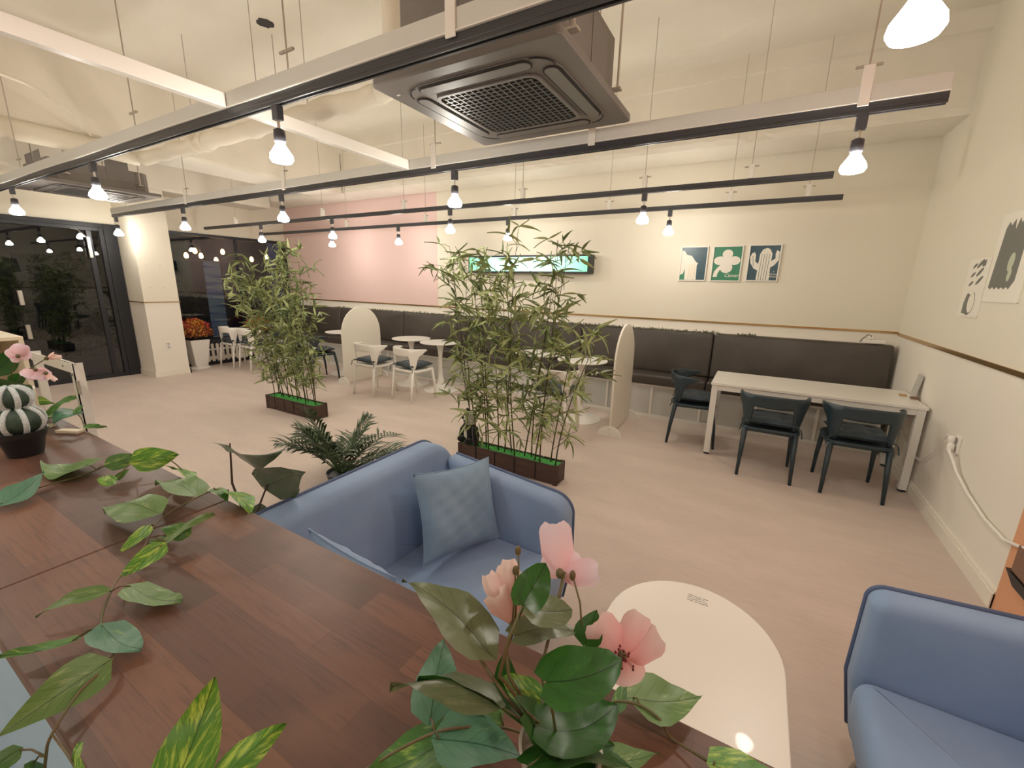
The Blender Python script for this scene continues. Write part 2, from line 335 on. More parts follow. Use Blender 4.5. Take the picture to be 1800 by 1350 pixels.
VINE_MIDDLE=[
 ((-1.238,0.480,1.030),(-1.413,0.455,1.030),(-0.012,0.085,-0.023)),
 ((-1.240,0.524,1.030),(-1.180,0.527,1.010),(0.004,-0.037,0.006)),
 ((-1.207,0.544,1.020),(-1.082,0.533,1.000),(-0.001,-0.069,0.032)),
 ((-1.201,0.380,1.040),(-1.371,0.330,1.020),(-0.025,0.085,0.000)),
 ((-1.146,0.344,1.040),(-1.124,0.282,1.020),(-0.026,-0.013,0.010)),
 ((-1.074,0.389,1.020),(-1.121,0.355,1.040),(-0.015,0.030,0.015)),
 ((-1.085,0.350,1.020),(-1.046,0.434,1.060),(0.033,-0.011,-0.008)),
 ((-1.097,0.364,1.020),(-1.143,0.332,1.010),(-0.016,0.021,0.009)),
 ((-1.040,0.329,1.040),(-1.024,0.251,1.020),(-0.039,-0.012,0.018)),
 ((-0.958,0.245,1.030),(-0.852,0.283,1.020),(0.022,-0.057,0.011)),
 ((-0.960,0.212,1.040),(-0.999,0.130,1.030),(-0.026,0.012,0.005)),
 ((-0.863,0.178,1.040),(-0.783,0.198,1.020),(0.018,-0.059,0.016)),
 ((-0.880,0.148,1.030),(-0.935,0.078,1.030),(-0.024,0.019,-0.003)),
 ((-0.783,0.153,1.030),(-0.761,0.044,1.030),(-0.038,-0.008,0.039)),
 ((-0.803,0.060,0.960),(-0.810,0.022,0.950),(-0.017,-0.001,0.016)),
 ((-0.764,0.065,0.960),(-0.711,0.069,0.950),(0.006,-0.020,0.024)),
 ((-0.612,0.082,1.020),(-0.665,0.094,1.030),(0.006,0.012,0.018)),
]
VINE_FRONT=[
 ((-0.501,0.124,1.030),(-0.543,0.199,1.100),(0.044,0.040,-0.016)),
 ((-0.475,0.157,1.020),(-0.445,0.226,1.060),(0.039,-0.008,-0.016)),
]
VINE_RIGHT=[
 ((-0.272,0.341,1.030),(-0.330,0.248,1.030),(-0.061,0.037,-0.006)),
 ((-0.304,0.336,1.040),(-0.354,0.429,1.060),(0.052,0.028,0.000)),
 ((-0.273,0.315,1.050),(-0.183,0.363,1.030),(0.035,-0.064,0.006)),
 ((-0.079,0.495,1.050),(0.002,0.567,1.030),(0.045,-0.051,0.000)),
 ((0.026,0.476,1.030),(0.115,0.519,1.020),(0.024,-0.047,0.014)),
 ((-0.095,0.481,1.030),(-0.090,0.530,1.040),(0.022,-0.004,0.010)),
 ((-0.232,0.396,1.030),(-0.267,0.359,1.060),(-0.024,0.026,0.003)),
]
VINE_BACK=[
 ((-2.731,0.480,1.060),(-2.563,0.541,1.060),(0.020,-0.057,-0.016)),
 ((-2.404,0.465,1.040),(-2.489,0.593,1.090),(0.039,0.028,-0.004)),
 ((-2.445,0.568,1.040),(-2.360,0.482,1.020),(-0.049,-0.052,0.019)),
 ((-2.437,0.471,1.030),(-2.566,0.466,1.050),(-0.008,0.071,-0.033)),
 ((-2.394,0.554,1.040),(-2.434,0.597,1.060),(0.009,0.011,-0.006)),
 ((-2.244,0.542,1.020),(-2.123,0.571,1.030),(0.006,-0.024,-0.002)),
]
ARR=[
 ((-0.223,0.349,1.176),(-0.361,0.352,1.217),(-0.003,0.063,-0.016)),
 ((-0.196,0.380,1.231),(-0.186,0.419,1.268),(0.038,0.002,-0.013)),
 ((-0.194,0.381,1.232),(-0.153,0.433,1.205),(0.039,-0.035,-0.009)),
 ((-0.136,0.441,1.156),(-0.133,0.473,1.184),(0.030,0.001,-0.004)),
 ((-0.207,0.383,1.180),(-0.151,0.446,1.162),(0.036,-0.031,0.004)),
 ((-0.148,0.346,1.180),(-0.080,0.401,1.197),(0.047,-0.059,0.006)),
 ((-0.154,0.339,1.124),(-0.083,0.414,1.119),(0.055,-0.051,0.020)),
 ((-0.207,0.342,1.117),(-0.331,0.295,1.116),(-0.016,0.043,-0.021)),
 ((-0.147,0.365,1.077),(-0.308,0.320,1.119),(-0.019,0.036,-0.032)),
 ((-0.168,0.385,1.103),(-0.221,0.381,1.113),(-0.003,0.038,0.000)),
 ((-0.206,0.379,1.078),(-0.232,0.401,1.124),(0.018,0.026,-0.002)),
 ((-0.147,0.313,1.103),(-0.055,0.383,1.081),(0.035,-0.037,0.029)),
 ((-0.093,0.382,1.067),(-0.032,0.428,1.066),(0.023,-0.030,0.018)),
 ((-0.168,0.344,1.130),(-0.080,0.403,1.073),(0.044,-0.056,0.011)),
]
LEFTARR=[
 ((-2.312,0.342,1.183),(-2.148,0.401,1.227),(0.014,-0.098,0.079)),
 ((-2.345,0.363,1.241),(-2.278,0.427,1.338),(0.030,-0.076,0.030)),
 ((-2.258,0.384,1.223),(-2.244,0.424,1.253),(0.009,0.012,-0.021)),
]
STEM_UPPER=[(-1.662,0.191,1.010),(-1.697,0.280,1.010),(-1.701,0.363,1.010),(-1.688,0.411,1.020),(-1.690,0.454,1.030),(-1.613,0.477,1.040),(-1.569,0.542,1.040),(-1.423,0.539,1.020)]
STEM_MIDDLE=[(-1.221,0.552,1.020),(-1.234,0.524,1.030),(-1.223,0.460,1.030),(-1.216,0.402,1.020),(-1.159,0.358,1.030),(-1.135,0.337,1.020),(-1.060,0.288,1.020),(-1.027,0.251,1.020),(-0.970,0.220,1.030),(-0.905,0.185,1.020),(-0.802,0.168,1.020),(-0.756,0.119,1.030),(-0.720,0.081,1.020),(-0.737,0.073,0.980),(-0.743,0.062,0.920)]
STEM_MIDDLE_B=[(-0.902,0.184,1.020),(-0.900,0.164,1.020),(-0.880,0.145,1.030)]
STEM_FRONT=[(-0.501,0.124,1.030),(-0.491,0.141,1.020),(-0.466,0.159,1.020),(-0.416,0.170,1.020)]
STEM_RIGHT=[(-0.342,0.257,1.020),(-0.312,0.286,1.040),(-0.282,0.319,1.050),(-0.252,0.345,1.050),(-0.219,0.382,1.030),(-0.174,0.400,1.020)]
STEM_RIGHT_B=[(-0.114,0.476,1.030),(-0.097,0.478,1.050),(-0.069,0.489,1.050),(-0.042,0.491,1.040),(-0.025,0.500,1.010),(0.027,0.485,1.020)]
STEM_BACK=[(-2.779,0.455,1.030),(-2.576,0.480,1.040),(-2.439,0.488,1.030),(-2.459,0.569,1.030),(-2.244,0.542,1.020)]
FSTEM1=[(-0.142,0.389,1.064),(-0.180,0.406,1.121),(-0.181,0.444,1.176),(-0.180,0.470,1.225)]
FSTEM2=[(-0.142,0.389,1.064),(-0.206,0.370,1.131),(-0.214,0.375,1.165),(-0.216,0.400,1.173)]
FSTEM3=[(-0.142,0.389,1.064),(-0.132,0.424,1.086),(-0.105,0.449,1.123),(-0.093,0.451,1.147)]
LSTEM=[(-0.141,0.387,1.057),(-0.204,0.360,1.133),(-0.208,0.350,1.149),(-0.200,0.358,1.203),(-0.195,0.380,1.230)]
LSTEM2=[(-0.141,0.387,1.057),(-0.202,0.357,1.116),(-0.246,0.355,1.160),(-0.267,0.356,1.162)]
BUD1=[(-0.217,0.402,1.183),(-0.230,0.432,1.234),(-0.238,0.444,1.251)]
BUD2=[(-0.215,0.391,1.184),(-0.226,0.416,1.212),(-0.233,0.429,1.232)]
BUD3=[(-0.141,0.448,1.149),(-0.151,0.456,1.199),(-0.167,0.466,1.227)]
F1C=[(-0.185,0.466,1.223)]
F2C=[(-0.222,0.407,1.169)]
F3C=[(-0.091,0.453,1.151)]
F1P=[(-0.196,0.466,1.290),(-0.163,0.494,1.234),(-0.138,0.474,1.239),(-0.215,0.488,1.236)]
F2P=[(-0.259,0.403,1.231),(-0.236,0.407,1.243),(-0.247,0.435,1.238),(-0.222,0.434,1.227),(-0.223,0.375,1.226)]
F3P=[(-0.123,0.445,1.190),(-0.078,0.484,1.194),(-0.054,0.471,1.184),(-0.073,0.444,1.122),(-0.113,0.454,1.114)]
LF=[(-2.279,0.418,1.306),(-2.191,0.435,1.268),(-2.151,0.468,1.305)]
# ================= SETTING =================
XL,XR,YB,YF=-8.9,1.27,5.75,-3.0; ZC=3.75
struct('floor',MB().box(XL-.2,3.6,YF,YB+.1,-.1,0),'floor')
ce=struct('ceiling',MB().box(XL-.2,3.6,YF,YB+.2,ZC,ZC+.1),'ceil')
def rough_beam(x0,x1,y0,y1,z0,z1,along):
    mb=MB(); rnd=random.Random(3)
    n=90; L=[]
    for i in range(n+1):
        t=i/n
        j=[rnd.uniform(-.012,.012) for _ in range(4)]
        if along=='x':
            x=x0+(x1-x0)*t; L.append([(x,y0,z1),(x,y0+j[3]*.3,z0+.05+j[0]),(x,y0+.018+j[1],z0),(x,y1-.01+j[2],z0),(x,y1,z0+.02),(x,y1,z1)])
        else:
            y=y0+(y1-y0)*t; L.append([(x1,y,z1),(x1+j[3]*.3,y,z0+.04+j[0]),(x1-.015+j[1],y,z0),(x0+.015+j[2],y,z0),(x0,y,z0+.04+j[0]),(x0,y,z1)])
    vs=[p for r in L for p in r]; m=6
    fs=[(i*m+k,(i+1)*m+k,(i+1)*m+k+1,i*m+k+1) for i in range(n) for k in range(m-1)]
    return mb.add(vs,fs)
part('beam',rough_beam(XL,XR,5.16,5.74,3.02,ZC,'x'),'beam',ce)
part('beam',rough_beam(-6.93,-6.28,-2.95,5.15,3.0,ZC,'y'),'beam',ce)
part('beam',rough_beam(XL,-8.32,-2.95,5.15,2.9,ZC,'y'),'beam',ce)
part('plaster_band',MB().box(XL,XR,5.10,5.16,3.60,ZC),'beam',ce)
# ceiling core hole
hole=MB(); hp=[(.075*math.cos(a)*random.uniform(.75,1.15),.075*math.sin(a)*random.uniform(.75,1.15)) for a in [2*PI*k/16 for k in range(16)]]
hole.prism([(x-4.03,y+2.62) for x,y in hp],ZC-.004,ZC,XY); part('core_hole',hole,'acdark',ce,label='dark ragged drill hole')
struct('wall_back',MB().box(XL-.2,XR+.15,YB,YB+.15,0,ZC),'wallback')
struct('wall_right',MB().box(XR,XR+.15,2.91,YB,0,ZC),'wall')
struct('wall_side',MB().box(XR-.012,XR+.15,YF,2.91,0,ZC),'peach')
struct('wall_front',MB().box(XL-.2,3.6,YF-.15,YF,0,ZC),'wall')
wl=struct('wall_left',MB().box(XL-.16,XL,YF,YB,2.36,ZC),'wall')
struct('wall_pillar',MB().box(XL,-8.32,2.96,3.43,0,2.9),'wall')
struct('trim_1',MB().box(XL+.1,XR-.012,YB-.012,YB,1.19,1.21),'gold')
struct('trim_2',MB().box(XR-.012,XR,2.92,YB-.012,1.17,1.20),'gold')
t3=MB().box(XL,-8.308,2.948,2.96,1.19,1.205); t3.box(-8.32,-8.308,2.96,3.442,1.19,1.205); struct('trim_3',t3,'gold')
b=MB().box(XR-.018,XR,2.91,5.34,0,.10); b.box(XR-.024,XR,2.91,5.34,0,.085); struct('baseboard_right',b,'cream')
b=MB().box(-8.9,-8.302,2.942,2.96,0,.09); b.box(-8.32,-8.302,2.96,3.448,0,.09); b.box(-8.9,-8.302,3.43,3.448,0,.09); struct('baseboard_pillar',b,'cream')
# glass front: door and windows
def frame(mb,y0,y1,z0,z1,t,x0=-8.94,x1=-8.86):
    mb.box(x0,x1,y0,y0+t,z0,z1); mb.box(x0,x1,y1-t,y1,z0,z1); mb.box(x0,x1,y0+t,y1-t,z0,z0+t); mb.box(x0,x1,y0+t,y1-t,z1-t,z1)
d=struct('door_1',(lambda m:(frame(m,1.02,2.80,0,2.30,.055),m)[1])(MB()),'frameblack',bev=.004)
part('glass_pane',MB().box(-8.905,-8.895,1.075,2.745,.055,2.245),'glass',d)
for z0,z1 in ((.70,.90),(1.17,1.37)):
    h=part('handle',MB().box(-8.86,-8.80,1.755,1.80,z0,z1),'steel',d,bev=.006,label='short steel pull plate')
part('door_closer',MB().box(-8.86,-8.82,2.58,2.62,1.85,2.15),'steel',d,bev=.004)
part('door_arm',MB().tube([(-8.83,2.60,2.13),(-8.83,2.5,2.24),(-8.83,2.42,2.25)],.006),'steel',d)
part('door_stile',MB().box(-8.95,-8.85,2.80,2.95,0,2.36),'frameblack',d,bev=.004,label='wide black jamb panel')
part('door_stile',MB().box(-8.93,-8.875,2.60,2.66,.05,2.25),'frameblack',d,bev=.004)
w1=struct('window_1',(lambda m:(frame(m,-1.9,1.0,0,2.36,.05),m)[1])(MB()),'frameblack')
part('glass_pane',MB().box(-8.905,-8.895,-1.85,.95,.05,2.31),'glass',w1)
w2=struct('window_2',(lambda m:(frame(m,3.45,5.74,0,2.36,.05),m)[1])(MB()),'frameblack')
part('glass_pane',MB().box(-8.905,-8.895,3.5,5.69,.05,2.31),'glass',w2)
part('mullion',MB().box(-8.93,-8.87,4.72,4.76,.05,2.31),'frameblack',w2)
part('transom',MB().box(-8.94,-8.86,1.0,2.80,2.30,2.36),'frameblack',w1)
# outside
struct('pavement',MB().box(-22,-9.1,-8,12,-.2,-.1),'asphalt')
fa=struct('facade',MB().box(-20.4,-20,-8,12,-.1,7),'facade')
for i in range(9):
    y=-6+i*2; part('shop_window',MB().box(-20,-19.97,y,y+1.3,.4,2.2),'asphalt',fa)
mb=MB(); rr=random.Random(5)
for i in range(2600):
    x=-12.5+rr.uniform(-.5,.5); y=rr.uniform(-1,5.5); z=rr.uniform(-.1,1.9+.4*math.sin(y*2)); a=Vector((rr.gauss(0,1),rr.gauss(0,1),rr.gauss(0,1))).normalized()*.09; b2=a.orthogonal().normalized()*.05
    p=Vector((x,y,z)); mb.add([p-a,p+b2,p+a,p-b2],[(0,1,2,3)])
hd=solo('hedge',mb,'hedge','dark hedge outside behind the glass door','hedge',fixn=False); hd['kind']='stuff'
bn=thing('hanging_banner','narrow blue and white banner hanging outside the window by the pillar','banner',(-9.5,4.56,0))
part('banner_cloth',MB().box(-.005,.005,-.15,.15,.42,1.9),'banner',bn); part('banner_rod',MB().tube([(0,-.18,1.91),(0,.18,1.91)],.01),'steel',bn); part('pole',MB().tube([(-.03,0,-.1),(-.03,0,1.95)],.02),'frameblack',bn); part('base',MB().lathe([(0.01,-.1),(.2,-.1),(.2,-.06),(.03,-.05)],20,(-.03,0,0)),'frameblack',bn)
def wb(y,z,lab,x=-10.2,k=0):
    t=thing('pendant_bulb','',"lamp",(x,y,z),0,'warm bulbs hanging outside the window')
    part('bulb',MB().lathe([(.005,-.055),(.03,-.045),(.042,-.01),(.035,.03),(.014,.06)],14),'warmbulb',t,smooth=True)
    part('socket',MB().lathe([(.016,.06),(.018,.11),(.006,.12)],10),'frameblack',t); part('cord',MB().tube([(0,0,.12),(0,0,3.1-z)],.004,6),'frameblack',t)
    t['label']=lab
for (y,z),lab in zip(((4.62,2.12),(4.72,2.03),(4.45,2.02),(5.15,2.14),(5.0,1.96),(5.75,2.02),(6.1,2.1)),('second from the left, higher','third from the left, lower','nearest the white pillar','higher one at the edge of the bamboo','lowest one at the edge of the bamboo','sixth from the left, seen through bamboo leaves','rightmost, seen through bamboo leaves')): wb(y,z,'warm glowing bulb outside the window, '+lab)
st=MB().box(-10.25,-10.15,3.2,7.2,3.1,3.16); aw=solo('outdoor_rail',st,'frameblack','dark rail outside the window that carries the warm bulbs','rail')
part('post',MB().box(-.05+-10.2,-10.15,3.2,3.3,-.1,3.1),'frameblack',aw); part('post',MB().box(-10.25,-10.15,7.1,7.2,-.1,3.1),'frameblack',aw)
# ================= CEILING THINGS =================
def track(name,y,x0,x1,label,bar=True):
    t=thing(name,label,'lighting track',(0,y,0),0,)
    mb=MB().box(x0,x1,-.018,.018,2.425,2.455); mb.box(x0,x1,-.018,-.008,2.41,2.425); mb.box(x0,x1,.008,.018,2.41,2.425)
    part('black_track',mb,'track',t,bev=.002,label='black lighting rail')
    if bar:
        part('support_bar',MB().box(x0,x1,-.022,.022,2.461,2.53),'greyw',t,bev=.003,label='white steel bar'); part('bar_lip',MB().box(x0,x1,-.027,.027,2.456,2.461),'white',t)
    return t
tk=[track('lighting_track',1.41,-8.8,3.4,'nearest lighting track, black rail under a white bar in front of the large ceiling unit'),
    track('lighting_track',2.75,-8.25,.59,'second lighting track from the camera, passing behind the large ceiling unit'),
    track('lighting_track',4.10,-8.6,.34,'third lighting track from the camera, thin black rail',False),
    track('lighting_track',5.06,-8.6,.52,'lighting track nearest the back wall, thin black rail',False),
    track('lighting_track',.05,-8.6,1.2,'lighting track directly overhead of the wooden counter'),
    track('lighting_track',-1.4,-8.6,1.2,'lighting track behind the wooden counter')]
def rod(t,x,zt,zb=2.53,y=0,tx=None,br=True):
    tx=x if tx is None else tx
    r=part('hanger_rod',MB().tube([(x,y,zb),(tx,y,zt)],.0042 if y==0 and t in tk[:2] else .003,6),'rod',t)
    if br: part('bracket',MB().box(x-.022,x+.022,-.03,-.0225,2.44,zb+.08) if t in tk[:2] else MB().box(x-.02,x+.02,-.022,.022,2.456,2.56),'whiteplastic',t,bev=.002)
    part('clip',MB().box(x-.05,x+.05,-.006,.006,zb+.08,zb+.09),'rod',t)
for x,b_ in ((-6.05,0),(-3.64,0),(-2.03,0),(-1.07,1),(.3,1)): rod(tk[0],x,ZC,br=b_)
for x in (-6.07,-4.15,-2.28,-1.03,.29): rod(tk[1],x,ZC)
for x in (-7.6,-5.42,-3.9,-2.26,-1.03,-.2): rod(tk[2],x,ZC,zb=2.46)
for x in (-6.1,-4.4,-2.9,-1.65,-.4,.25): rod(tk[3],x,ZC,zb=2.46)
for i,(y0,y1,lab) in enumerate(((-1.35,.02,'white steel crossbar overhead behind the camera'),(.08,1.385,'white steel crossbar at upper left running into the nearest lighting track'),(1.435,2.725,'white steel crossbar between the first and second lighting tracks'))):
    solo('crossbar',MB().box(-2.575,-2.525,y0,y1,2.457,2.525),'white',lab,'ceiling bar',bev=.003,group=None)
def spot():
    t=thing('track_light','','lamp')
    part('adapter',MB().box(-.022,.022,-.017,.017,-.065,0),'lampcan',t,bev=.003)
    part('neck',MB().tube([(0,0,-.065),(0,0,-.10)],.007),'steel',t)
    part('lamp_holder',MB().lathe([(.012,-.10),(.026,-.108),(.028,-.155),(.024,-.165)],16),'lampcan',t,smooth=True)
    part('bulb',MB().lathe([(.018,-.165),(.03,-.185),(.05,-.215),(.054,-.235),(.045,-.25),(.02,-.256),(.003,-.257)],20),'bulb',t,smooth=True)
    return t
proto=spot(); used=[False]
ordn=['leftmost','second from the left','third from the left','fourth from the left','fifth from the left','rightmost']
def spots(y,xs,tname,grp):
    for i,x in enumerate(xs):
        o=proto if not used[0] else dup(proto); used[0]=True
        o.location=(x,y,2.411); o['label']='glowing white lamp, %s on the %s'%(ordn[i] if i<len(xs)-1 or len(xs)==1 else 'rightmost',tname); o['group']=grp
spots(1.41,[-6.45,-4.43,-2.14,.22],'nearest track','lamps on the lighting tracks')
spots(2.75,[-8.17,-6.22,-4.24,-2.1,.3],'second track','lamps on the lighting tracks')
spots(4.10,[-6.92,-5.24,-3.2,-1.02],'third track','lamps on the lighting tracks')
spots(5.06,[-6.5,-4.95,-3.0,-.97],'track nearest the back wall','lamps on the lighting tracks')
spots(.05,[-6.2,-3.9,-1.9,.5],'track over the wooden counter','lamps on the lighting tracks')
spots(-1.4,[-6.2,-3.9,-1.9,.5],'track behind the wooden counter','lamps on the lighting tracks')
# AC cassette
def ac_unit(loc,label,top=2.86):
    t=thing('ceiling_air_conditioner',label,'air conditioner',loc)
    part('panel',MB().prism(rrect(.98,.98,.03),-.005,.03,XY),'ac',t,bev=.006)
    lid=part('inner_panel',MB().prism(rrect(.80,.80,.15),-.010,-.005,XY),'ac',t,bev=.004)
    body=MB(); pts=[(.41,.36),(.36,.41),(-.36,.41),(-.41,.36),(-.41,-.36),(-.36,-.41),(.36,-.41),(.41,-.36)]; body.prism(pts,.03,top-2.5,XY); bd=part('casing',body,'acbody',t,bev=.004)
    for s in (-1,1):
        part('casing_plate',MB().box(.41,.413,s*.13-.1,s*.13+.1,.12,.32),'ac',bd); part('casing_plate',MB().box(-.413,-.41,s*.13-.1,s*.13+.1,.12,.32),'ac',bd)
        part('casing_plate',MB().box(s*.13-.1,s*.13+.1,-.413,-.41,.12,.32),'ac',bd)
    part('void',MB().prism(rrect(.54,.54,.05),-.013,-.009,XY),'acdark',t)
    g=MB()
    for k in range(1,16):
        u=-.27+k*.54/16
        for z,(a,b_) in ((-.026,(u-.0035,u+.0035)),):
            L=.266 if 1<k<15 else .245
            g.box(a,b_,-L,L,-.018,-.0135); g.box(-L,L,a,b_,-.017,-.0135)
    part('grille',g,'acgrid',t)
    ring=MB(); o=rrect(.57,.57,.06); i_=rrect(.535,.535,.045); n=len(o)
    ring.add([(x,y,-.020) for x,y in o]+[(x,y,-.020) for x,y in i_]+[(x,y,-.012) for x,y in o]+[(x,y,-.012) for x,y in i_],[(k,(k+1)%n,n+(k+1)%n,n+k) for k in range(n)]+[(k,(k+1)%n,2*n+(k+1)%n,2*n+k) for k in range(n)]+[(n+k,n+(k+1)%n,3*n+(k+1)%n,3*n+k) for k in range(n)])
    part('grille_rim',ring,'ac',t)
    for q in range(4):
        R=Matrix.Rotation(q*PI/2,3,'Z')
        def mp(u,v,w_,R=R): return R@Vector((u,v,w_))
        sl=part('louver_slot',MB().prism(rrect(.60,.085,.042,c=(0,-.352)),-.0135,-.009,mp),'acdark',t)
        part('louver',MB().prism(rrect(.585,.062,.031,c=(0,-.350)),-.017,-.0137,mp),'ac',sl,bev=.002)
        part('corner_seam',MB().tube([mp(.31+.0*k,-.372,-.0075) if 0 else mp(.30+.085*math.sin(k/6*PI/2),-.385+.085*(1-math.cos(k/6*PI/2)),-.0095) for k in range(7)],.003,5),'acdark',t)
    part('status_light',MB().box(-.44,-.42,-.37,-.36,-.008,-.004),'whiteplastic',t)
    for sx in (-1,1):
        for sy in (-1,1):
            part('hanger_rod',MB().tube([(sx*.46,sy*.3,.10),(sx*.46,sy*.3,ZC-2.5 if loc[0]>-5 else .5)],.006,6),'rod',t)
            part('hanger_lug',MB().box(sx*.41 if sx>0 else -.48,.48 if sx>0 else -.41,sy*.3-.02,sy*.3+.02,.09,.10),'rod',t)
    return t
ac_unit((-1.25,2.12,2.5),'large grey-brown ceiling cassette air conditioner at top centre, grille seen from below')
ac_unit((-6.72,2.08,2.5),'grey cassette air conditioner at far left above the glass door, half hidden by pipes',2.74)
# pipes
pp=thing('duct_pipe','pale wrapped pipe running left from the large ceiling unit and bending up to the ceiling','pipe',(0,0,0))
rp=random.Random(9); pts=[];rs=[]
for k in range(34):
    t=k/33; pts.append((-2.42-t*3.55,2.36+.012*math.sin(k*.9),2.84+.008*math.sin(k*1.7))); rs.append(.068+rp.uniform(-.008,.008))
part('wrapped_pipe',MB().tube(pts,rs,14),'pipe',pp,smooth=True)
part('riser',MB().tube([(-2.44,2.36,2.84),(-2.33,2.36,2.86),(-2.275,2.34,2.92),(-2.27,2.33,3.0),(-2.27,2.33,3.7),(-2.27,2.33,ZC)],[.066,.066,.062,.06,.06,.06],14),'pipe',pp,smooth=True)
for x in (-3.2,-3.83,-4.9): part('pipe_hanger',MB().tube([(x,2.36,2.9),(x,2.36,ZC)],.004,6),'rod',pp)
for x in (-4.72,-4.9): part('coupling',MB().tube([(x-.04,2.362,2.84),(x+.04,2.362,2.84)],.084,16),'pipe',pp,smooth='auto')
pq=solo('duct_pipe',MB().tube([(-6.12,2.36,2.86),(-6.2,2.1,2.89),(-6.24,1.7,2.9),(-6.25,.4,2.9),(-6.25,-2.9,2.9)],[.085,.09,.092,.092,.092],16),'pipe','thick pale pipe at upper left running toward the camera beside the ceiling beam','pipe',smooth=True)
for y in (-1.5,.7): part('pipe_strap',MB().tube([(-6.25,y,2.98),(-6.25,y,ZC)],.006,6),'rod',pq)
cb=solo('ceiling_cable',MB().tube([(-5.6,.2,ZC),(-5.2,.7,3.15),(-4.97,1.0,3.0),(-4.88,1.14,2.97),(-4.93,1.26,2.97),(-5.07,1.41,2.97),(-5.39,1.62,2.97),(-6.13,1.98,2.98),(-6.3,2.05,3.02)],.011,8),'pipe','thin pale cable looping below the ceiling at upper left','cable',smooth=True)
# ================= BENCH =================
bench=thing('banquette','long built-in brown leather bench with white panelled base along the back wall','bench',(0,5.34,0))
part('base',MB().box(-8.75,1.2,.03,.40,.0,.405),'white',bench)
part('base_rail',MB().box(-8.75,1.2,0,.03,.39,.42),'white',bench,bev=.003); part('plinth',MB().box(-8.75,1.2,-.004,.03,0,.035),'white',bench)
xs=[-1.6+.57*k for k in range(-12,5)]+[1.19]
for i,x in enumerate(xs): part('divider',MB().box(x-.014,x+.014,-.003,.03,.035,.39),'white',bench,bev=.002)
for a,b_ in zip(xs[:-1],xs[1:]): part('base_panel',MB().box(a+.014,b_-.014,.018,.030,.035,.39),'panelgrey',bench,label='pale grey recessed panel')
part('back_board',MB().box(-8.75,1.235,.33,.40,.405,1.07),'white',bench)
sx=[1.235-1.66*k for k in range(7)]; sx[-1]=-8.74
for a,b_ in zip(sx[1:],sx[:-1]):
    c_=(a+b_)/2; w_=b_-a-.006
    part('seat_cushion',MB().padded(rrect(w_,.42,.02,3),.125,.03,.012,lambda u,v,w,c_=c_:(c_+u,.15+v,.485+w)),'dark',bench,smooth=True)
    part('back_cushion',MB().padded(rrect(w_,.53,.03,3,),.11,.028,.012,lambda u,v,w,c_=c_:(c_+u,.255-w-.05*(-v)*.6 if 0 else .265+w+.10*v,.815+v)),'dark',bench,smooth=True)
# dried grass on top of the bench back
mb=MB(); rr=random.Random(11)
for i in range(1500):
    x=rr.uniform(-7.2,.02); 
    if math.sin(x*3.1)+math.sin(x*7.7)*.6<-1.1: continue
    p=Vector((x,5.60+rr.uniform(-.035,.03),1.077+rr.uniform(0,.01))); d2=Vector((rr.gauss(0,1),rr.gauss(-.3,.5),rr.uniform(.1,1.0))).normalized()*rr.uniform(.02,.05); s=Vector((rr.gauss(0,1),rr.gauss(0,1),rr.gauss(0,1))).normalized()*.005
    mb.add([p-s,p+s,p+d2*.6+s*1.4,p+d2],[(0,1,2,3)])
gr=solo('grass_garland',mb,'grass','thin dried grass garland lying along the top of the bench back','garland',fixn=False); gr['kind']='stuff'
for k in range(1): pass
# box & cable on bench top right
bx=solo('small_box',MB().box(.98,1.15,5.58,5.66,1.09,1.125),'whiteplastic','small white box lying on the bench top near the corner','box',bev=.006)
part('cable',MB().tube([(1.03,5.60,1.125),(1.03,5.6,1.165),(1.0,5.59,1.175),(.965,5.575,1.14),(.94,5.56,1.10)],.005,6),'ink',bx)
part('lump',MB().lathe([(.004,0),(.03,.005),(.026,.03),(.008,.042)],12,(1.04,5.62,1.125)),'whiteplastic',bx,smooth=True)
# ================= LONG TABLE =================
lt=thing('long_table','long white table against the right wall with square steel legs','table',(.475,4.715,0))
part('tabletop',MB().box(-.78,.775,-.335,.335,.705,.73),'white',lt,bev=.003)
part('apron',MB().box(-.72,.715,-.32,-.295,.655,.703),'metalwhite',lt,bev=.002); part('apron',MB().box(-.72,.715,.295,.32,.655,.703),'metalwhite',lt,bev=.002)
for s in (-1,1): part('apron',MB().box(*( (-.765,-.74) if s<0 else (.735,.76)),-.27,.27,.655,.703),'metalwhite',lt,bev=.002)
for x in (-.745,.74):
    for y in (-.30,.30):
        lg=part('leg',MB().box(x-.027,x+.027,y-.027,y+.027,.02,.704),'metalwhite',lt,bev=.003)
        part('foot',MB().lathe([(.024,0),(.026,.006),(.024,.02)],14,(x,y,0)),'blackrubber',lg)
# card stand on table
cs=thing('card_stand','grey card leaning on a wooden stand at the wall end of the long table','stand',(1.13,4.70,.73),math.radians(0))
part('card',MB().hull8([(.094,.10,.02),(.098,-.0,.01),(.106,.0,.01),(.102,.10,.02),(.118,.10,.205),(.124,0,.19),(.132,0,.19),(.126,.10,.205)]),'card',cs,bev=.001)
part('wooden_base',MB().box(.02,.07,.06,.10,0,.016),'gold' if 0 else mat('pine',(.50,.32,.14),.5),cs,bev=.005); part('wooden_base',MB().box(.075,.125,-.03,.02,0,.018),'brown',cs,bev=.005)
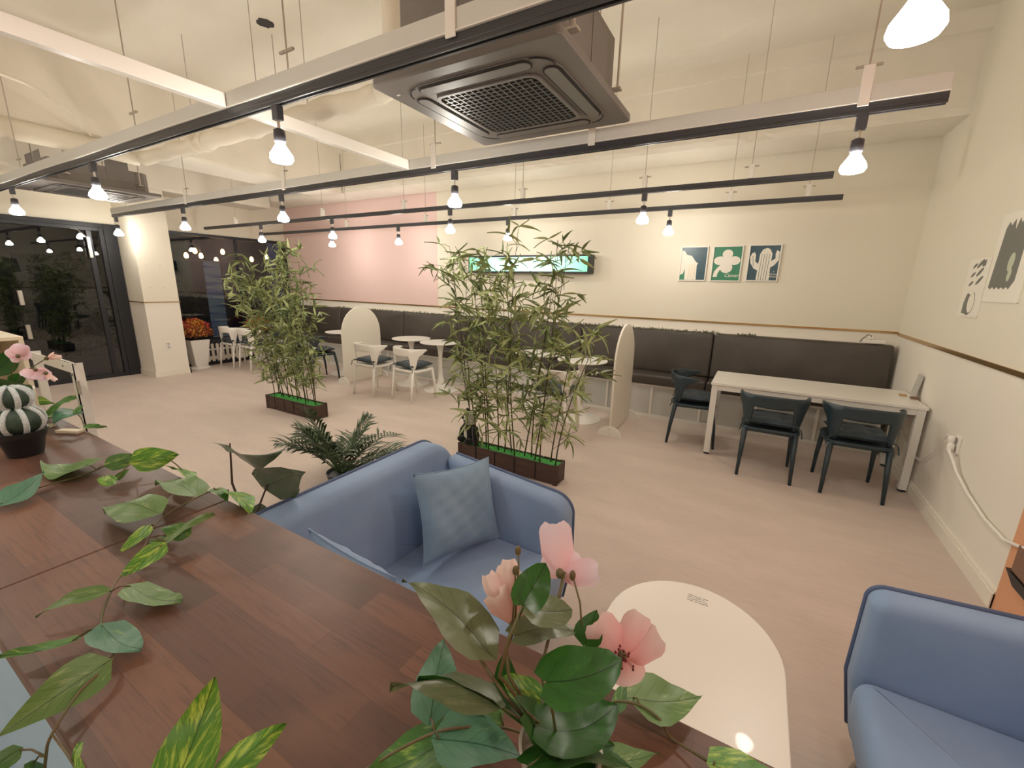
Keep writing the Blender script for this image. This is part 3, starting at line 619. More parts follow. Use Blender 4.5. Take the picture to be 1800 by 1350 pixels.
# ================= CHAIRS =================
def chair(m,label):
    t=thing('plastic_chair',label,'chair')
    sm=MB().padded(rrect(.44,.42,.09,5),.03,.012,-.004,lambda u,v,w:(u,v,.435+w-.012*(1-(v/.22)**2)))
    part('seat',sm,m,t,smooth=True)
    sk=MB().tube([(.19,.17,.415),(.19,-.17,.415),(-.19,-.17,.415),(-.19,.17,.415),(.19,.17,.415)],.014,8); part('seat_frame',sk,m,t,smooth=True)
    for s in (-1,1):
        part('leg',MB().tube([(s*.185,.175,.425),(s*.195,.21,.2),(s*.20,.225,.0)],[.021,.017,.0125],10),m,t,smooth=True)
        part('leg',MB().tube([(s*.185,-.175,.43),(s*.193,-.205,.2),(s*.20,-.225,.0)],[.022,.018,.013],10),m,t,smooth=True)
    # horn shaped back: band in plan follows an arc, drops to the seat at two uprights
    A=math.radians(104); nu,nv=72,6; R=.245
    def plan(a,z):
        k=(z-.44)/.31; off=.028*k
        x=math.sin(a)*(R+off*.4); y=-math.cos(a)*(R-.02)-off-.0
        return x,y
    def ss(e0,e1,x): 
        t_=max(0,min(1,(x-e0)/(e1-e0))); return t_*t_*(3-2*t_)
    def low(d):   # d in degrees
        if d<40: return .635-.195*ss(33,40,d)**2
        if d<54: return .44
        return .44+.185*ss(51,70,d)**.7+.075*ss(62,104,d)
    def top(d): return .745-.012*ss(0,60,d)-.01*ss(60,104,d)
    g=MB(); vs=[]
    for i in range(nu+1):
        a=-A+2*A*i/nu; d=abs(math.degrees(a)); lo,hi=low(d),top(d)
        if d>98: hi=lo+ (hi-lo)*max(.35,1-(d-98)/9)
        for side in (-1,1):
            for j in range(nv+1):
                z=lo+(hi-lo)*j/nv; x,y=plan(a,z); th=.008*(1 if 0<j<nv else .55)
                vs.append((x+side*th*math.sin(a),y-side*th*math.cos(a),z))
    m2=2*(nv+1); fs=[]
    for i in range(nu):
        o=i*m2;p=(i+1)*m2
        for j in range(nv):
            fs.append((o+j,o+j+1,p+j+1,p+j)); q=nv+1; fs.append((o+q+j,p+q+j,p+q+j+1,o+q+j+1))
        fs.append((o,p,p+nv+1,o+nv+1)); fs.append((o+nv,o+2*nv+1,p+2*nv+1,p+nv))
    for o in (0,nu*m2):
        for j in range(nv): fs.append((o+j,o+nv+1+j,o+nv+2+j,o+j+1))
    g.add(vs,fs); part('backrest',g,m,t,smooth=True)
    return t
def cushion():
    t=thing('seat_cushion','','cushion')
    def mp(u,v,w):
        tuft=sum(math.exp(-((u-a)**2+(v-b_)**2)/.0012) for a in (-.09,.09) for b_ in (-.09,.09))
        return (u,v,.042+w*(1-.6*tuft))
    mb=MB()
    def sf(u,v):
        x=(2*u-1);y=(2*v-1); return x,y
    n=18
    for side in (1,-1):
        vs=[]
        for i in range(n+1):
            for j in range(n+1):
                x=2*i/n-1;y=2*j/n-1; e=((1-abs(x)**3.5)*(1-abs(y)**3.5))**.45
                px=x*.20*(1-.05*(1-abs(y)**2)) ;py=y*.195*(1-.05*(1-abs(x)**2))
                vs.append(mp(px,py,side*.040*e))
        mb.add(vs,[(i*(n+1)+j,(i+1)*(n+1)+j,(i+1)*(n+1)+j+1,i*(n+1)+j+1) for i in range(n) for j in range(n)])
    part('pad',mb,'navy',t,smooth=True)
    for s in (-1,1):
        part('tie',MB().tube([(s*.185,-.185,.03),(s*.20,-.205,.035),(s*.215,-.215,.02),(s*.222,-.21,-.01),(s*.225,-.225,-.04)],.005,6),'navy',t)
    return t
CH={'w':chair('whiteplastic',''),'d':chair('darkplastic','')}; CU=cushion(); cuse=set()
GW,GD='white plastic chairs on the cafe floor','dark plastic chairs on the cafe floor'
def put(kind,x,y,rz,label,cl,cush=True):
    if kind in cuse: o=dup(CH[kind])
    else: o=CH[kind]; cuse.add(kind)
    place(o,(x,y,0),math.radians(rz),label,GW if kind=='w' else GD)
    if cush:
        if 'c' in cuse: c_=dup(CU)
        else: c_=CU; cuse.add('c')
        place(c_,(x,y,.455),math.radians(rz),cl,'navy tie-on seat cushions')
put('w',-4.76,4.28,0,'white plastic chair beside the arched divider, at the left round table of the middle pair','navy tufted cushion on the white chair beside the arched divider')
put('w',-4.06,4.34,-6,'white plastic chair between the two bamboo planters, right of its white twin','navy tufted cushion on the white chair facing the two middle round tables')
put('w',-8.32,4.25,3,'white plastic chair nearest the potted red shrub at the far window','navy cushion on the white chair nearest the red shrub')
put('w',-7.73,4.26,-3,'white plastic chair at the far window partly hidden by the left bamboo','navy cushion on the white chair partly hidden by the left bamboo')
put('w',-1.83,4.19,0,'white plastic chair seen through the right bamboo planter','navy cushion on the white chair seen through the right bamboo')
put('d',.215,4.25,0,'dark chair at the middle of the long white table','navy cushion on the dark chair at the middle of the long table')
put('d',.815,4.24,2,'dark chair at the long table, closest to the right wall','navy cushion with a white tag on the dark chair closest to the right wall')
put('d',-.47,4.735,-84,'dark chair turned sideways at the left end of the long table','black cushion on the sideways dark chair at the left end of the long table')
put('d',-6.19,4.40,-8,'dark chair between the left bamboo and the white arched divider','navy cushion on the dark chair beside the left bamboo')
put('d',-6.95,4.42,0,'dark chair almost hidden behind the left bamboo','navy cushion on the dark chair hidden behind the left bamboo')
solo('cushion_tag',MB().box(-.02,.02,-.001,.001,-.008,.008),'whiteplastic','tiny white fabric tag on the cushion closest to the right wall','tag',loc=(.76,4.035,.475)) if 0 else None
# ================= TULIP TABLES =================
def tulip():
    t=thing('round_table','','table')
    part('tabletop',MB().lathe([(.01,.715),(.26,.715),(.295,.722),(.30,.730),(.297,.735),(.01,.735)],48),'white',t,smooth='auto')
    part('pedestal',MB().lathe([(.26,0),(.262,.006),(.24,.014),(.16,.028),(.09,.06),(.055,.12),(.034,.22),(.026,.36),(.028,.50),(.040,.62),(.058,.69),(.07,.714)],40),'white',t,smooth='auto')
    return t
T=tulip()
for i,(x,y,l) in enumerate(((-4.70,5.02-.02,'left table of the pair between the bamboo planters'),(-4.07,4.94,'right table of the pair between the bamboo planters, white round top'),(-2.42,4.92,'white round table mostly hidden behind the right bamboo'),(-1.76,4.78,'white round table beside the narrow-looking divider, right of the right bamboo'),(-6.2,4.93,'white round table left of the arched divider'),(-8.05,4.93,'white round table behind the left bamboo near the window'))):
    o=T if i==0 else dup(T); place(o,(x,y,0),0,l if l.startswith('white') else 'white round pedestal '+l,'round pedestal tables by the bench')
# ================= DIVIDERS =================
def divider(x,y0,y1,label):
    t=thing('arched_divider',label,'divider',(x,(y0+y1)/2,0)); h=(y1-y0)/2; r=h
    poly=[(-h,.03),(h,.03)]+[(h*math.cos(a),1.20-.42+.42*math.sin(a)) for a in [PI*k/32 for k in range(33)]]
    part('board',MB().prism(poly,-.011,.011,YZ(0)),'cream',t,bev=.003)
    for s in (-1,1):
        half=[(.135*math.cos(a),.12*math.sin(a)) for a in [PI*k/18 for k in range(19)]]
        ft=part('foot',MB().prism(half,s*(h-.03)-.010,s*(h-.03)+.010,lambda u,v,w:(u,w,v)),'white',t,bev=.002)
        ft.location=(0,s*.045,0)
        for z in (.03,.085): part('screw',MB().lathe([(.001,0),(.007,0),(.006,.003),(.001,.004)],8),'steel',ft).matrix_local=Matrix.Translation((0,s*(h-.03)-.0105,z))@Matrix.Rotation(PI/2,4,'X')
    return t
divider(-5.50,4.33,5.10,'white arched divider board standing on half-round feet left of the two white chairs')
divider(-1.24,4.35,5.10,'white arched divider board seen nearly edge-on right of the bamboo')
# ================= WALL THINGS =================
def poster(x0,x1,z0,z1,bg,label,shapes,y=YB):
    t=thing('framed_poster',label,'poster',((x0+x1)/2,y-.001,(z0+z1)/2),0,'framed botanical posters on the back wall')
    w_,h_=(x1-x0)/2,(z1-z0)/2; f=MB()
    for a in ((-w_,-w_+.013,-h_,h_),(w_-.013,w_,-h_,h_),(-w_+.013,w_-.013,-h_,-h_+.013),(-w_+.013,w_-.013,h_-.013,h_)): f.box(a[0],a[1],-.02,0,a[2],a[3])
    part('frame',f,'whitefr',t,bev=.002)
    part('print',MB().box(-w_+.013,w_-.013,-.008,-.002,-h_+.013,h_-.013),bg,t)
    for nm,mm,poly,k in shapes: part(nm,MB().prism(poly,-.0085-.0006*k,-.008,lambda u,v,w:(u,w,v)),mm,t)
    return t
def blob(c,rx,ry,n=20,rot=0): return [(c[0]+rx*math.cos(a)*math.cos(rot)-ry*math.sin(a)*math.sin(rot),c[1]+rx*math.cos(a)*math.sin(rot)+ry*math.sin(a)*math.cos(rot)) for a in [2*PI*k/n for k in range(n)]]
def text(name,body,size,m,parent,loc,rot,label=None,ext=.0006,shear=.25):
    cu=bpy.data.curves.new(name,'FONT'); cu.body=body; cu.size=size; cu.extrude=ext; cu.shear=shear; cu.align_x='CENTER'
    tmp=bpy.data.objects.new(name,cu); C.objects.link(tmp); dg=bpy.context.evaluated_depsgraph_get(); me=bpy.data.meshes.new_from_object(tmp.evaluated_get(dg)); bpy.data.objects.remove(tmp); me.materials.clear(); me.materials.append(M[m])
    o=bpy.data.objects.new(name,me); C.objects.link(o); o.parent=parent; o.location=loc; o.rotation_euler=rot
    if label: o['label']=label
    return o
P1=poster(-.925,-.615,1.685,2.09,'navyp','left framed poster with a pale mushroom-like cactus shape on navy',[
 ('pale_shape','paper',[(-.142,.155),(-.115,.155),(-.085,.11),(-.06,.10),(-.03,.095),(.0,.06),(.02,.03),(.055,.0),(.04,-.01),(.045,-.187),(-.085,-.187),(-.09,-.06),(-.11,-.125),(-.142,-.13)],1),
 ('green_patch','green',[(-.142,-.187),(-.142,-.13),(-.11,-.12),(-.09,-.06),(-.085,-.187)],2)]+[('rib_line','gold',[(x,-.187),(x+.003,-.187),(x+.014,-.01),(x+.01,-.01)],3) for x in (-.05,-.02,.01)])
P2=poster(-.565,-.245,1.683,2.09,'green','middle framed poster with a pale clover on green and cursive lettering',[
 ('petal','paper',blob((0,.03),.05,.06),.8),('petal','paper',blob((0.0,.11),.055,.05),1),('petal','paper',blob((-.07,.035),.07,.05),1.4),('petal','paper',blob((.075,.035),.065,.05),1.8),('petal','paper',blob((0,-.045),.065,.06),2.2),('stem','paper',[(-.135,-.15),(-.09,-.15),(-.085,-.11),(-.065,-.07),(-.03,-.03),(-.06,-.01),(-.09,-.04),(-.125,-.09)],2.6)])
text('lettering','Clover',.055,'paper',P2,(.065,-.0095,-.150),(PI/2,0,0))
P3=poster(-.19,.13,1.69,2.095,'navyp','right framed poster with a large pale cactus on navy',[
 ('cactus_trunk','paper',[(-.055,-.187),(.075,-.187),(.07,.0),(.075,.1),(.05,.15),(.02,.165),(-.02,.15),(-.045,.1),(-.05,0)],1),
 ('cactus_arm','paper',[(-.05,-.08),(-.09,-.06),(-.13,0),(-.14,.07),(-.125,.11),(-.10,.12),(-.085,.09),(-.085,.02),(-.05,-.01)],1.5),
 ('cactus_arm','paper',[(.07,-.05),(.11,-.02),(.142,.03),(.142,.12),(.115,.14),(.105,.10),(.11,.05),(.07,.02)],2)]+[('rib_line','navyp',[(x,-.187),(x+.005,-.187),(x+.012,.10),(x+.008,.10)],2.6) for x in (-.035,-.01,.015,.04)]+[('rib_line','navyp',[(-.10,-.03),(-.095,-.03),(-.112,.08),(-.117,.08)],2.6)])
text('lettering','a\nCactus\nflower',.028,'paper',P3,(.108,-.0095,-.10),(PI/2,0,0))
def wall_print(y0,y1,z0,z1,label,shapes,rz=0):
    t=thing('paper_print',label,'poster',(XR-.0025,(y0+y1)/2,(z0+z1)/2))
    h,v=(y1-y0)/2,(z1-z0)/2
    # local u = toward viewer's right (world -Y)
    mp=lambda u,vv,w:(-w,-u,vv)
    part('sheet',MB().prism(rrect(2*h,2*v,.012),-.002,.006,mp),'paper',t)
    for nm,mm,poly,k in shapes: part(nm,MB().prism(poly,.006,.0065+.0006*k,mp),mm,t)
    return t
sh=[('dark_field','greenp',[(-.13,-.17),(-.11,-.17),(-.03,.02),(-.06,-.01),(-.12,-.07)],1)]
sh=[('leaf',  'greyp',blob((.02+.02*k,.16-.055*k),.055,.014,12,.5),k*.1) for k in range(0,3)]+[('leaf','greyp',blob((-.06,.15-.06*k),.035,.011,12,.4),.2) for k in range(3)]+[
 ('corner_block','greyp',[(.03,.17),(.10,.185),(.10,.145),(.06,.14)],1),('vase','greyp',blob((-.01,-.10),.085,.085,20),1.2),('vase_light','paper',blob((.02,-.10),.052,.068,18),2),('vase_dark','greenp',[(-.10,-.175),(-.04,-.175),(-.05,-.10),(-.06,-.04),(-.10,-.10)],1.6),('vase_neck','paper',blob((-.01,-.03),.045,.014,14),2.4)]
wall_print(4.03,4.36,1.445,1.84,'small paper print with a vase and leaves on the right wall',sh)
sh=[('grey_field','greyp',[(-.19,-.175),(-.16,-.19),(-.13,-.175),(-.10,-.19),(-.07,-.175),(-.04,-.19),(-.01,-.175),(.02,-.19),(.05,-.175),(.08,-.19),(.13,-.14),(.14,.2),(.12,.235),(.09,.20),(.06,.235),(.03,.19),(.0,.225),(-.03,.16),(-.05,.225),(-.09,.19),(-.12,.215),(-.15,.18)],0),
 ('cactus_head','paleg',blob((.03,-.03),.035,.055,16,-.2),1),('cactus_head','paleg',blob((.045,-.105),.022,.038,16,-.2),1.5),('cactus_stalk','greenp',[(-.01,-.18),(.0,-.18),(.03,-.10),(.02,-.10)],1.2),('cactus_stalk','greenp',[(-.12,-.18),(-.10,-.18),(-.09,-.08),(-.10,-.08)],1.2)]
wall_print(3.555,4.015,1.555,2.09,'large paper print with a dark grey field on the right wall',sh)
sg=thing('light_box_sign','lit green and white sign box on the back wall behind the right bamboo','sign',(-3.03,5.66,1.885))
part('housing',MB().box(-1.0,1.0,-.05,.09,-.125,.125),'frameblack',sg,bev=.004)
part('lit_face',MB().box(-.975,.955,-.056,-.05,-.10,.10),'sign',sg)
# outlets
def outlet(loc,rz,label):
    t=thing('wall_outlet',label,'outlet',loc,rz)
    part('plate',MB().box(-.036,.036,-.012,0,-.06,.06),'whiteplastic',t,bev=.004)
    for z in (-.026,.026):
        s=part('socket',MB().lathe([(.02,0),(.02,.003),(.016,.003),(.015,-.002)],16),'card',t); s.matrix_local=Matrix.Translation((0,-.0121,z))@Matrix.Rotation(PI/2,4,'X')
    return t
outlet((-8.32,3.18,.5),PI/2,'white double outlet low on the white pillar')
ol=outlet((XR,3.80,.62),-PI/2,'white outlet with two plugs on the right wall near the long table')
for y,n1 in ((3.07,'left'),(3.245,'right')):
    for z,n2 in ((1.772,'upper'),(1.425,'lower')): solo('wall_plug',MB().tube([(-8.32,y,z),(-8.314,y,z)],.010,10),'steel','small grey screw plug in the white pillar face, '+n2+' '+n1+' of four','screw',group='four screw plugs on the pillar')
c1=solo('power_cord',MB().tube([(1.235,3.79,.595),(1.22,3.76,.58),(1.235,3.73,.54),(1.245,3.652,.478),(1.25,3.452,.416),(1.25,3.191,.375),(1.25,2.961,.372),(1.245,2.80,.42),(1.24,2.6,.5)],.009,8),'whiteplastic','thick white cord sagging along the right wall from the outlet','cord',smooth=True)
part('plug',MB().lathe([(.012,-.03),(.022,-.02),(.02,.02),(.01,.035)],12,(1.235,3.80,.595)),'whiteplastic',c1,smooth=True)
c2=solo('power_cord',MB().tube([(1.235,3.82,.65),(1.22,3.84,.67),(1.24,3.95,.61),(1.25,4.10,.46),(1.25,4.30,.32),(1.25,4.6,.30),(1.25,5.0,.42),(1.25,5.28,.5)],.005,8),'whiteplastic','thin white cord running from the outlet behind the long table','cord',smooth=True)
part('plug',MB().lathe([(.01,-.025),(.02,-.015),(.018,.02),(.008,.03)],12,(1.235,3.815,.645)),'whiteplastic',c2,smooth=True)
ws=thing('wall_box','greyish brown box with a dark foot on the peach wall at the right edge','box',(1.257,2.69,.27))
part('body',MB().box(-.022,0,-.14,.115,.02,.16),'brown',ws,bev=.004); part('bracket',MB().hull8([(-.03,-.14,-.03),(0,-.14,-.03),(0,.05,-.03),(-.03,.05,-.03),(-.03,-.14,.018),(0,-.14,.018),(0,.14,.018),(-.03,.14,.018)]),'pot',ws)
# potted shrubs and picket fence at window
def shrub(x,y,label,seed,cols,ph=.52):
    t=thing('potted_shrub',label,'plant',(x,y,0)); r4=random.Random(seed)
    pot=part('pot',MB().hull8([(-.10,-.10,.05),(.10,-.10,.05),(.10,.10,.05),(-.10,.10,.05),(-.155,-.155,ph),(.155,-.155,ph),(.155,.155,ph),(-.155,.155,ph)]),'ceramic',t,bev=.012)
    part('pot_foot',MB().lathe([(.02,0),(.18,0),(.185,.015),(.15,.03),(.11,.055),(.02,.055)],28),'ceramic',t,smooth='auto')
    part('soil',MB().box(-.14,.14,-.14,.14,ph-.02,ph+.005),'soil',t)
    for ci,(cc,frac) in enumerate(cols):
        mb=MB()
        for k in range(int(1500*frac)):
            th=r4.uniform(0,2*PI); ph2=r4.random(); rad=.26*(.5+.5*ph2**.5)*r4.uniform(.75,1.05)
            el=r4.uniform(-.15,1)*PI/2
            ang0=(0,2.1,4.2)[ci%3]
            th=ang0+r4.gauss(0,.9) if cc!='brownleaf' else th
            if cc=='brownleaf': el=r4.uniform(-.3,.5)
            p=Vector((math.cos(th)*math.cos(el)*rad,math.sin(th)*math.cos(el)*rad,ph+.12+math.sin(el)*rad*.95))
            a=Vector((r4.gauss(0,1),r4.gauss(0,1),r4.gauss(.5,1))).normalized()*.03; b2=a.orthogonal().normalized()*.012
            mb.add([p-a,p+b2,p+a,p-b2],[(0,1,2,3)])
        f=part('foliage',mb,cc,t,fixn=False,kind='stuff')
    mb=MB()
    for k in range(16): a=r4.uniform(0,2*PI); mb.tube([(.03*math.cos(a),.03*math.sin(a),ph),(.10*math.cos(a),.10*math.sin(a),ph+.12),(.18*math.cos(a),.18*math.sin(a),ph+.25)],.004,5)
    part('stems',mb,'brownstem',t,kind='stuff')
shrub(-8.62,3.72,'white planter with red and brown shrub right beside the pillar',1,[('orange',.25),('red',.5),('red',.3),('brownleaf',.5)])
shrub(-8.62,4.86,'white planter with orange shrub behind the white chairs at the window',2,[('orange',.5),('orange',.4),('red',.3),('brownleaf',.3)])
fe=thing('picket_fence','low white picket fence standing in front of the far window','fence',(-8.80,4.55,0))
part('base_strip',MB().box(-.03,.03,-.95,1.1,0,.05),'pot',fe); 
for z in (.09,.27): part('rail',MB().box(-.012,0,-.95,1.1,z,z+.07 if z<.2 else z+.03),'cream',fe)
for k in range(24):
    y=-.93+k*.085; pk=[(y-.024,.06),(y+.024,.06),(y+.024,.37)]+[(y+.024*math.cos(a),.37+.026*math.sin(a)) for a in [PI*q/6 for q in range(1,6)]]+[(y-.024,.37)]
    part('picket',MB().prism(pk,.001,.010,YZ(0)),'cream',fe)
# ================= LEAF HELPERS =================
def leafmesh(name,fn,nu=6,nv=9,m=None,uvw=True,z=lambda x,y:0,back=0):
    vs=[];uv=[]
    for j in range(nv+1):
        t=j/nv; hw=fn(t)
        for i in range(nu+1):
            s=2*i/nu-1; x=s*hw; vs.append((x,t-back*abs(s)*max(0,1-t*3),z(s,t))); uv.append((.5+s*.5*min(1,hw*2),t))
    fs=[(j*(nu+1)+i,j*(nu+1)+i+1,(j+1)*(nu+1)+i+1,(j+1)*(nu+1)+i) for j in range(nv) for i in range(nu)]
    me=bpy.data.meshes.new(name); me.from_pydata(vs,[],fs); me.polygons.foreach_set('use_smooth',[True]*len(fs))
    ul=me.uv_layers.new(name='UVMap')
    for l in me.loops: ul.data[l.index].uv=uv[l.vertex_index]
    return me
def pw(t): 
    t=min(max(t,0),1); a=math.sin(PI*min(1,t**.62))**.75 if 0<t<1 else 0
    return .5*max(.015,a*(1-.35*t)*1.22 if t<.85 else a*(1-.35*t)*1.22)
LM=[]
for k,(ar,fo,tw) in enumerate(((.10,.05,.03),(-.08,.08,-.04),(.14,-.05,.06),(.05,.10,.0),(-.12,.04,.05))):
    LM.append(leafmesh('leaf_blade',pw,z=lambda s,t,ar=ar,fo=fo,tw=tw:ar*math.sin(PI*t)+fo*abs(s)*math.sin(PI*t)+tw*math.sin(t*5)*s+.012*math.sin(t*17)*abs(s),back=.09))
RM=[leafmesh('round_leaf_blade',lambda t:.5*max(.02,math.sin(PI*min(1,.06+.94*t**.72))**.55*(1-.08*t)),8,10,z=lambda s,t,ar=ar,fo=fo:ar*math.sin(PI*t)+fo*abs(s)**1.5*math.sin(PI*t)+.02*math.sin(t*12+s*3)*abs(s),back=.10) for ar,fo in ((.12,.06),(-.12,.10),(.2,-.08),(-.2,.05))]
PM=[leafmesh('petal_blade',lambda t:.5*max(.12,min(1,1.25*math.sin(PI*(.08+.80*t))**.8)),8,8,z=lambda s,t,c=c,k=k:c*math.sin(PI*t*.8)+.22*s*s*(1-.4*t)+.02*math.sin(s*9+k)*t,back=-.0) for k,c in enumerate((.16,.08,.24))]
MCOPY={}
def leafobj(parent,name,b,t,s,m,ms=LM,k=0,ploc=Vector((0,0,0)),thick=1.0,label=None):
    me0=ms[k%len(ms)]; key=(me0.name,m)
    if key not in MCOPY: me=me0.copy(); me.materials.clear(); me.materials.append(M[m]); MCOPY[key]=me
    o=bpy.data.objects.new(name,MCOPY[key]); C.objects.link(o); o.parent=parent
    b,t,s=Vector(b),Vector(t),Vector(s); y=t-b; n=s.cross(y).normalized()
    if n.z<0 and False: n=-n
    mm=Matrix.Identity(4)
    for i in range(3): mm[i][0]=s[i]; mm[i][1]=y[i]; mm[i][2]=n[i]*y.length*thick; mm[i][3]=b[i]-ploc[i]
    o.matrix_local=mm
    if label: o['label']=label
    return o
# ================= BAMBOO =================
BM=[leafmesh('bamboo_leaf_blade',lambda t:.5*max(.02,math.sin(PI*min(1,t**.75))**.8*(1-.25*t)),2,5,z=lambda s,t,a=a:a*t*t+.05*abs(s)) for a in (-.35,-.12,.12,-.6,-.22)]
def blmats():
    out=[]
    for m in ('bleaf','bleaf2'):
        for me in BM: c_=me.copy(); c_.materials.append(M[m]); out.append(c_)
    return out
BL=blmats()
def bamboo(x0,x1,y0,y1,label,seed,tops,lean,nst=15,dens=1.0):
    r=random.Random(seed); cx,cy=(x0+x1)/2,(y0+y1)/2
    t=thing('bamboo_planter',label,'plant',(cx,cy,0)); w_,d2,h_=(x1-x0)/2,(y1-y0)/2,.17
    part('liner',MB().box(-w_+.015,w_-.015,-d2+.015,d2-.015,.012,h_-.03),'wooddark',t)
    n=5
    for sy in (-1,1):
        ya,yb=(-d2,-d2+.014) if sy<0 else (d2-.014,d2)
        for k in range(n):
            a=-w_+2*w_*k/n; part('plank',MB().box(a+.007,a+2*w_/n-.007,ya,yb,.01,h_),'wooddark',t,bev=.002)
            if k: part('batten',MB().box(a-.005,a+.005,ya+.006 if sy<0 else yb-.012,ya+.012 if sy<0 else yb-.006,.01,h_-.004),'pot',t)
    for sx in (-1,1):
        xa,xb=(-w_,-w_+.014) if sx<0 else (w_-.014,w_)
        part('end_plank',MB().box(xa,xb,-d2+.016,d2-.016,.01,h_),'wooddark',t,bev=.002)
        for sy in (-1,1): part('corner_post',MB().box(sx*(w_-.02)-.02,sx*(w_-.02)+.02,sy*(d2-.004)-.008,sy*(d2-.004)+.008,0,h_+.004),'wooddark',t,bev=.002)
    mb=MB(); ng=40
    mb.grid(lambda u,v:((u-.5)*2*(w_-.015),(v-.5)*2*(d2-.015),h_-.018+r.uniform(0,.012)),ng,8); part('turf',mb,'moss',t,fixn=False,label='bright green artificial turf')
    for i in range(nst):
        u=i/(nst-1); bx=-w_+.07+(2*w_-.12)*u+r.uniform(-.015,.015); by=r.uniform(-d2+.035,d2-.035)
        H_=r.uniform(*tops) if i%4 else tops[1]*r.uniform(.93,1); tx=bx+lean[0]+(u-.5)*lean[1]+r.gauss(0,.07); ty=by+r.gauss(0,.10); bow=r.gauss(0,.03)
        def P_(z): 
            q=(z-.15)/(H_-.15); return Vector((bx+(tx-bx)*(q**1.25)+bow*math.sin(PI*q),by+(ty-by)*q,z))
        zs=[.15+(H_-.15)*k/10 for k in range(11)]
        st=part('bamboo_stalk',MB().tube([P_(z) if k else (bx,by,.15) for k,z in enumerate(zs)],[.0062*(1-.75*k/10) for k in range(11)],6),'stalk',t,smooth=True)
        fol=MB(); L=[]
        z=.24+r.uniform(0,.15); tw=MB()
        while z<H_:
            q=(z-.15)/(H_-.15)
            if r.random()<(.42+.35*min(1,q*3)+.35*q)*dens:
                a=r.uniform(0,2*PI); dr=Vector((math.cos(a),math.sin(a)*.8,r.uniform(.1,.8))).normalized(); ln=r.uniform(.04,.20)*(1 if z<H_-.1 else .5)
                p=P_(z); e=p+dr*ln; tw.tube([p,p+dr*ln*.5+Vector((0,0,.01)),e],[.002,.0017,.0012],4)
                for q2 in range(r.choice((3,4,5,5)) ):
                    o_=e if q2<4 else p+dr*ln*.6
                    d3=(dr*.4+Vector((r.gauss(0,1),r.gauss(0,.9),r.gauss(-.15,.75)))).normalized()
                    L.append((o_,d3,r.uniform(.09,.165),r.uniform(0,2*PI)))
            z+=r.uniform(.042,.085)
        part('twigs',tw,'stalk',st,kind='stuff',fixn=False)
        r.shuffle(L)
        for k,(o_,d3,ln,ro) in enumerate(L):
            sx_=d3.cross(Vector((0,0,1)));  sx_=sx_.normalized() if sx_.length>.1 else Vector((1,0,0)); nn=sx_.cross(d3); ca,sa=math.cos(ro*.35-.9),math.sin(ro*.35-.9); s_=sx_*ca+nn*sa; n_=s_.cross(d3)
            mm=Matrix.Identity(4)
            for ii in range(3): mm[ii][0]=s_[ii]*ln*.21; mm[ii][1]=d3[ii]*ln; mm[ii][2]=n_[ii]*ln; mm[ii][3]=o_[ii]
            me=BL[r.randrange(5)+(5 if r.random()<.33 else 0)]
            if k<18:
                o=bpy.data.objects.new('leaf',me); C.objects.link(o); o.parent=st; o.matrix_local=mm
            else:
                fol.add([mm@v.co for v in me.vertices],[tuple(p_.vertices) for p_ in me.polygons])
        if fol.v: 
            part('foliage',fol,'bleaf' if i%3 else 'bleaf2',st,kind='stuff',fixn=False,smooth=True)
    return t
bamboo(-2.24,-1.24,2.95,3.10,'right bamboo screen in a dark wooden planter, nearest the blue sofa, with a plush panda',21,(1.25,1.98),(-.02,.62))
bamboo(-5.27,-4.32,2.95,3.13,'left bamboo screen in a dark wooden planter, farther from the camera',33,(1.35,2.0),(-.42,.75),16,1.1)
# plush panda
def ell(mb,c,r,n=14,m=10):
    return mb.grid(lambda u,v:(c[0]+r[0]*math.sin(PI*v)*math.cos(2*PI*u),c[1]+r[1]*math.sin(PI*v)*math.sin(2*PI*u),c[2]+r[2]*math.cos(PI*v)),n,m)
pa=thing('plush_panda','black and white plush panda sitting on the left end of the right bamboo planter','toy',(-2.17,3.06,.165),math.radians(-20))
b_=MB(); ell(b_,(0,0,.085),(.075,.062,.095)); part('body',b_,'plush_black',pa,smooth=True)
b_=MB(); ell(b_,(-.01,-.045,.08),(.035,.022,.05)); part('belly',b_,'plush_white',pa,smooth=True,label='cream belly')
hd_=MB(); ell(hd_,(0,-.01,.225),(.078,.066,.066)); h2=part('head',hd_,'plush_white',pa,smooth=True,label='cream head')
for s in (-1,1):
    e=MB(); ell(e,(s*.058,.0,.285),(.024,.014,.022)); part('ear',e,'plush_black',h2,smooth=True)
    e=MB(); ell(e,(s*.03,-.070,.235),(.017,.009,.019)); part('eye_patch',e,'plush_black',h2,smooth=True)
    e=MB(); e.tube([(s*.06,-.0,.15),(s*.10,-.02,.09),(s*.115,-.03,.03),(s*.115,-.035,.0)],[.03,.034,.030,.022],10); part('arm',e,'plush_black',pa,smooth=True)
    e=MB(); ell(e,(s*.055,-.07,.025),(.032,.045,.028)); part('foot',e,'plush_black',pa,smooth=True)
e=MB(); ell(e,(0,-.078,.21),(.012,.008,.008)); part('nose',e,'plush_black',h2,smooth=True)
